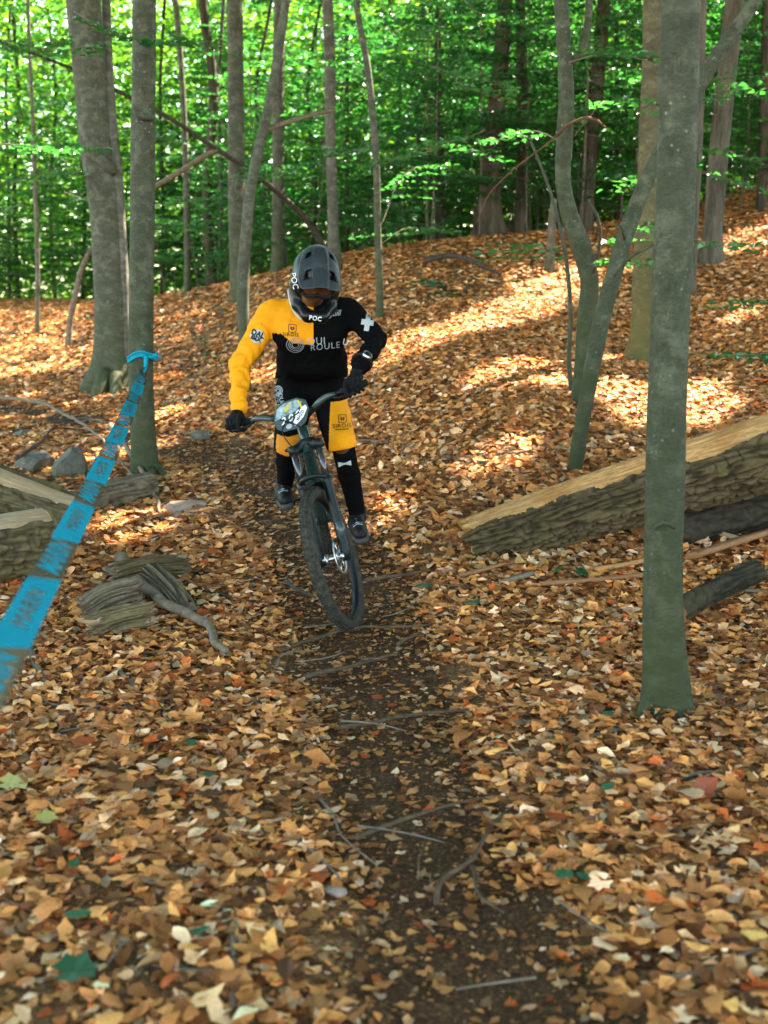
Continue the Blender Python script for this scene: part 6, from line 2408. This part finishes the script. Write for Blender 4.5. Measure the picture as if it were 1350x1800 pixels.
ns_, nt_ = 40, 41
VV = np.array([HL(*visor_pt(i / (ns_ - 1), -1 + 2 * j / (nt_ - 1))) for i in range(ns_) for j in range(nt_)])
FF = []
for i in range(ns_ - 1):
    for j in range(nt_ - 1):
        s = (i + .5) / (ns_ - 1)
        t = abs(-1 + 2 * (j + .5) / (nt_ - 1))
        hole = (.17 < s < .30 and .44 < t < .78 - .5 * (.30 - s)) or (.53 < s < .77 and .40 < t < .80 - .45 * abs(s - .77))
        if not hole:
            FF.append((i * nt_ + j, i * nt_ + j + 1, (i + 1) * nt_ + j + 1, (i + 1) * nt_ + j))
visor = build('visor', Geo().add(VV, FF), M['visor'], helmet)
sm_ = visor.modifiers.new('thick', 'SOLIDIFY')
sm_.thickness = .006
sm_.offset = 0
# goggles
g = Geo()
lp = lambda th, u: HL(.030 + .098 * math.cos(th), .094 * math.sin(th), u + .012 * math.cos(th * 3) * (1 if u < -.02 else 0) * .5)
bd_ = []
for i in range(40):
    a_ = 2 * np.pi * i / 40
    x_, y_ = math.cos(a_), math.sin(a_)
    x_ = np.sign(x_) * abs(x_) ** .6
    y_ = np.sign(y_) * abs(y_) ** .75
    bd_.append((x_ * R(54), -.006 + .040 * y_ + (.016 * math.exp(-(x_ * 3.5) ** 2) if y_ < 0 else 0)))
loop = np.array([lp(*b_) for b_ in bd_])
n = len(loop)
T_ = np.vstack([loop, loop[:1]])
v, f = tube(T_, .0105, 8, False)
gog = build('goggles', Geo().add(v, f), M['rubber'], person)
rings = [np.array([lp(b_[0] * k, -.006 + (b_[1] + .006) * k) for b_ in bd_]) for k in (1, .7, .4, .1)]
Vl = np.vstack(rings + [np.array([lp(0, -.006)])])
Fl = [(k * n + i, k * n + (i + 1) % n, (k + 1) * n + (i + 1) % n, (k + 1) * n + i) for k in range(3) for i in range(n)] + [(3 * n + i, 3 * n + (i + 1) % n, 4 * n) for i in range(n)]
build('lens', Geo().add(Vl, Fl), M['lens'], gog)
for s in (-1, 1):
    v, f = tube(np.array([lp(s * R(54), -.006), HL(.02, s * .112, -.004), HL(-.05, s * .118, .0)]), [.012, .010, .010], 8)
    build('strap', Geo().add(v, f), M['rubber'], gog)

# ------------------------------------------------------------------ prints on cloth and helmet
def decal(name, V2, F2, px, target, parent, mat, ang=0.0, scale=1.0, lift=.0016, split=.012):
    """flat print pressed onto the surface it lies on"""
    TV, TF = target
    bvh = BVHTree.FromPolygons(TV.tolist(), [tuple(int(i) for i in q) for q in TF])
    d = ray(*px)
    d = d / np.linalg.norm(d)
    hit, nrm, _, _ = bvh.ray_cast(Vector(C0), Vector(d))
    if hit is None:
        print('no surface for', name, px)
        return
    bm = bmesh.new()
    vs = [bm.verts.new((x * scale, y * scale, 0)) for x, y in V2]
    for f in F2:
        try:
            bm.faces.new([vs[i] for i in f])
        except ValueError:
            pass
    bmesh.ops.triangulate(bm, faces=bm.faces)
    for _ in range(2):
        le = [e for e in bm.edges if e.calc_length() > split]
        if le:
            bmesh.ops.subdivide_edges(bm, edges=le, cuts=1)
            bmesh.ops.triangulate(bm, faces=bm.faces)
    q2 = np.array([v.co[:2] for v in bm.verts])
    bm.verts.index_update()
    F3 = [tuple(v.index for v in f.verts) for f in bm.faces]
    bm.free()
    ca_, sa_ = math.cos(ang), math.sin(ang)
    q2 = q2 @ np.array([[ca_, sa_], [-sa_, ca_]])
    r_ = np.cross(d, [0, 0, 1.0])
    r_ /= np.linalg.norm(r_)
    u_ = np.cross(r_, d)
    out = []
    for x, y in q2:
        o_ = np.array(hit) + r_ * x + u_ * y - d * .25
        h2, n2, _, _ = bvh.ray_cast(Vector(o_), Vector(d), .6)
        p_ = np.array(h2) if h2 is not None else np.array(hit) + r_ * x + u_ * y
        nn = np.array(n2) if n2 is not None else -d
        if nn @ d > 0:
            nn = -nn
        out.append(p_ + nn * lift)
    return build(name, Geo().add(np.array(out), F3), M[mat], parent, smooth=False)


def ring2(r0, r1, n=28, sq=1.0):
    a_ = np.arange(n) * 2 * np.pi / n
    c_ = np.stack([np.cos(a_), np.sin(a_) * sq], 1)
    return np.vstack([c_ * r0, c_ * r1]), [(i, (i + 1) % n, n + (i + 1) % n, n + i) for i in range(n)]


def disc2(r, n=24):
    a_ = np.arange(n) * 2 * np.pi / n
    c_ = np.stack([np.cos(a_), np.sin(a_)], 1)
    return np.vstack([c_ * r, c_ * r * .5, [[0, 0]]]), [(i, (i + 1) % n, n + (i + 1) % n, n + i) for i in range(n)] + [(n + i, n + (i + 1) % n, 2 * n) for i in range(n)]


def merge2(*parts):
    V_, F_, n_0 = [], [], 0
    for v, f in parts:
        V_.append(np.asarray(v, float))
        F_ += [tuple(i + n_0 for i in q) for q in f]
        n_0 += len(v)
    return np.vstack(V_), F_


def off2(vf, x, y, k=1.0):
    return np.asarray(vf[0]) * k + [x, y], vf[1]


jt = (JV, JF)
st_ = (SV, SF)


def emblem(k):
    """rounded square outline with a point below and a small horned cup inside"""
    def sq(r):
        return np.array([(-r, -r * .8), (-r * .8, -r), (-r * .22, -r), (0, -r * 1.25), (r * .22, -r), (r * .8, -r), (r, -r * .8), (r, r * .8), (r * .8, r), (-r * .8, r), (-r, r * .8)])
    o_, i_ = sq(1.0), sq(.84)
    n0 = len(o_)
    fr = (np.vstack([o_, i_]), [(i, (i + 1) % n0, n0 + (i + 1) % n0, n0 + i) for i in range(n0)])
    cup = (np.array([(-.45, .55), (-.15, .2), (.15, .2), (.45, .55), (.5, -.1), (.25, -.5), (-.25, -.5), (-.5, -.1), (-.15, -.05), (.15, -.05), (.12, -.28), (-.12, -.28)]),
           [(0, 1, 8, 7), (1, 2, 9, 8), (2, 3, 4, 9), (9, 4, 5, 10), (10, 5, 6, 11), (11, 6, 7, 8)])
    v, f = merge2(fr, cup)
    return v * k, f


# chest
decal('emblem', *emblem(.021), (514, 577), jt, jersey, 'black_print', R(-4))
decal('lettering', *text_mesh('SIROIS', .026, .02, 0, 1.15), (511, 588), jt, jersey, 'black_print', R(-3))
decal('ring_logo', *merge2(*[off2(ring2(a_, a_ + .0032, 28, .85), b_, 0) for a_, b_ in ((.044, 0), (.034, .002), (.024, .001), (.015, 0))]), (519, 606), jt, jersey, 'grey_print', 0)
decal('lettering', *text_mesh('QUI', .052, .0, 0, 1.1), (556, 600), jt, jersey, 'grey_print', R(2))
decal('lettering', *text_mesh('ROULE', .046, .0, .1, 1.15), (571, 609), jt, jersey, 'grey_print', R(6))
decal('lettering', *text_mesh('U', .045, .03), (485, 606), jt, jersey, 'white', R(-20))
decal('lettering', *text_mesh('U', .045, .02), (607, 602), jt, jersey, 'white', R(-15))
decal('lettering', *text_mesh('Juill', .042, .0, .35, .95), (589, 551), jt, jersey, 'grey_print', R(6))
pt = decal('patch', *disc2(.037), (452, 591), jt, jersey, 'pale_patch' if 'pale_patch' in M else 'pale_trim', 0, lift=.0012)
decal('lettering', *merge2(off2(text_mesh('DAL', .036, .05), 0, .012), off2(text_mesh('BIX', .036, .05), 0, -.014)), (452, 591), jt, jersey, 'black_print', R(-22), lift=.003)
decal('cross', np.array([(-.013, .044), (.013, .044), (.013, .014), (.032, .014), (.032, -.014), (.013, -.014), (.013, -.044), (-.013, -.044), (-.013, -.014), (-.032, -.014), (-.032, .014), (-.013, .014)]), [(0, 1, 2, 11), (11, 2, 3, 4, 5, 8, 9, 10), (5, 6, 7, 8)], (646, 567), jt, jersey, 'pale_trim', R(-8))
# shorts
decal('ring_logo', *merge2(*[ring2(a_, a_ + .004, 24, 1.1) for a_ in (.022, .014, .007)]), (489, 687), st_, shorts, 'grey_print', R(-20))
decal('lettering', *merge2(off2(text_mesh('QUI', .034, .01), -.006, .014), off2(text_mesh('ROULE', .030, .01), .012, -.012)), (490, 703), st_, shorts, 'grey_print', R(-78))
decal('emblem', *emblem(.022), (602, 736), st_, shorts, 'black_print', R(3))
decal('lettering', *text_mesh('SIROIS', .031, .015, 0, 1.15), (601, 749), st_, shorts, 'black_print', R(3))
decal('stripe', np.array([(-.036, .0025), (.036, .0025), (.036, -.0025), (-.036, -.0025)]), [(0, 1, 2, 3)], (601, 755), st_, shorts, 'black_print', R(3))
decal('oval_logo', *ring2(.010, .024, 24, .45), (508, 791), st_, shorts, 'black_print', R(12))
pv = decs['padR']
decal('bow_logo', np.array([(-.034, .014), (-.034, -.014), (-.006, -.005), (.006, -.005), (.034, -.014), (.034, .014), (.006, .005), (-.006, .005)]), [(0, 1, 2, 7), (7, 2, 3, 6), (6, 3, 4, 5)], (606, 815), pv[:2], pv[2], 'pale_trim', R(8))
# helmet
decal('lettering', *text_mesh('POC', .030, .02, 0, 1.1), topx(HL(.18, -.002, -.130)), (HV, HFc), helmet, 'white', R(-8))
VIS = (VV, FF)
decal('lettering', *text_mesh('POC', .046, .0, 0, 1.05), (571, 474), (VV, FF), visor, 'visor_seam', R(-78), lift=.0045)
decal('lettering', *text_mesh('POC', .040, .0, 0, 1.0), topx(HL(.055, -.112, -.0)), (HV, HFc), helmet, 'white', R(-80))
P = np.array([HL(-.06, -.108, -.115), HL(.0, -.128, -.09), HL(.05, -.118, -.125), HL(.10, -.098, -.150), HL(.14, -.062, -.166), HL(.165, -.02, -.166)])
C = catmull(P, .01)
v, f = tube(C, .0055, 7)
build('trim', Geo().add(v, f), M['pale_trim'], helmet)
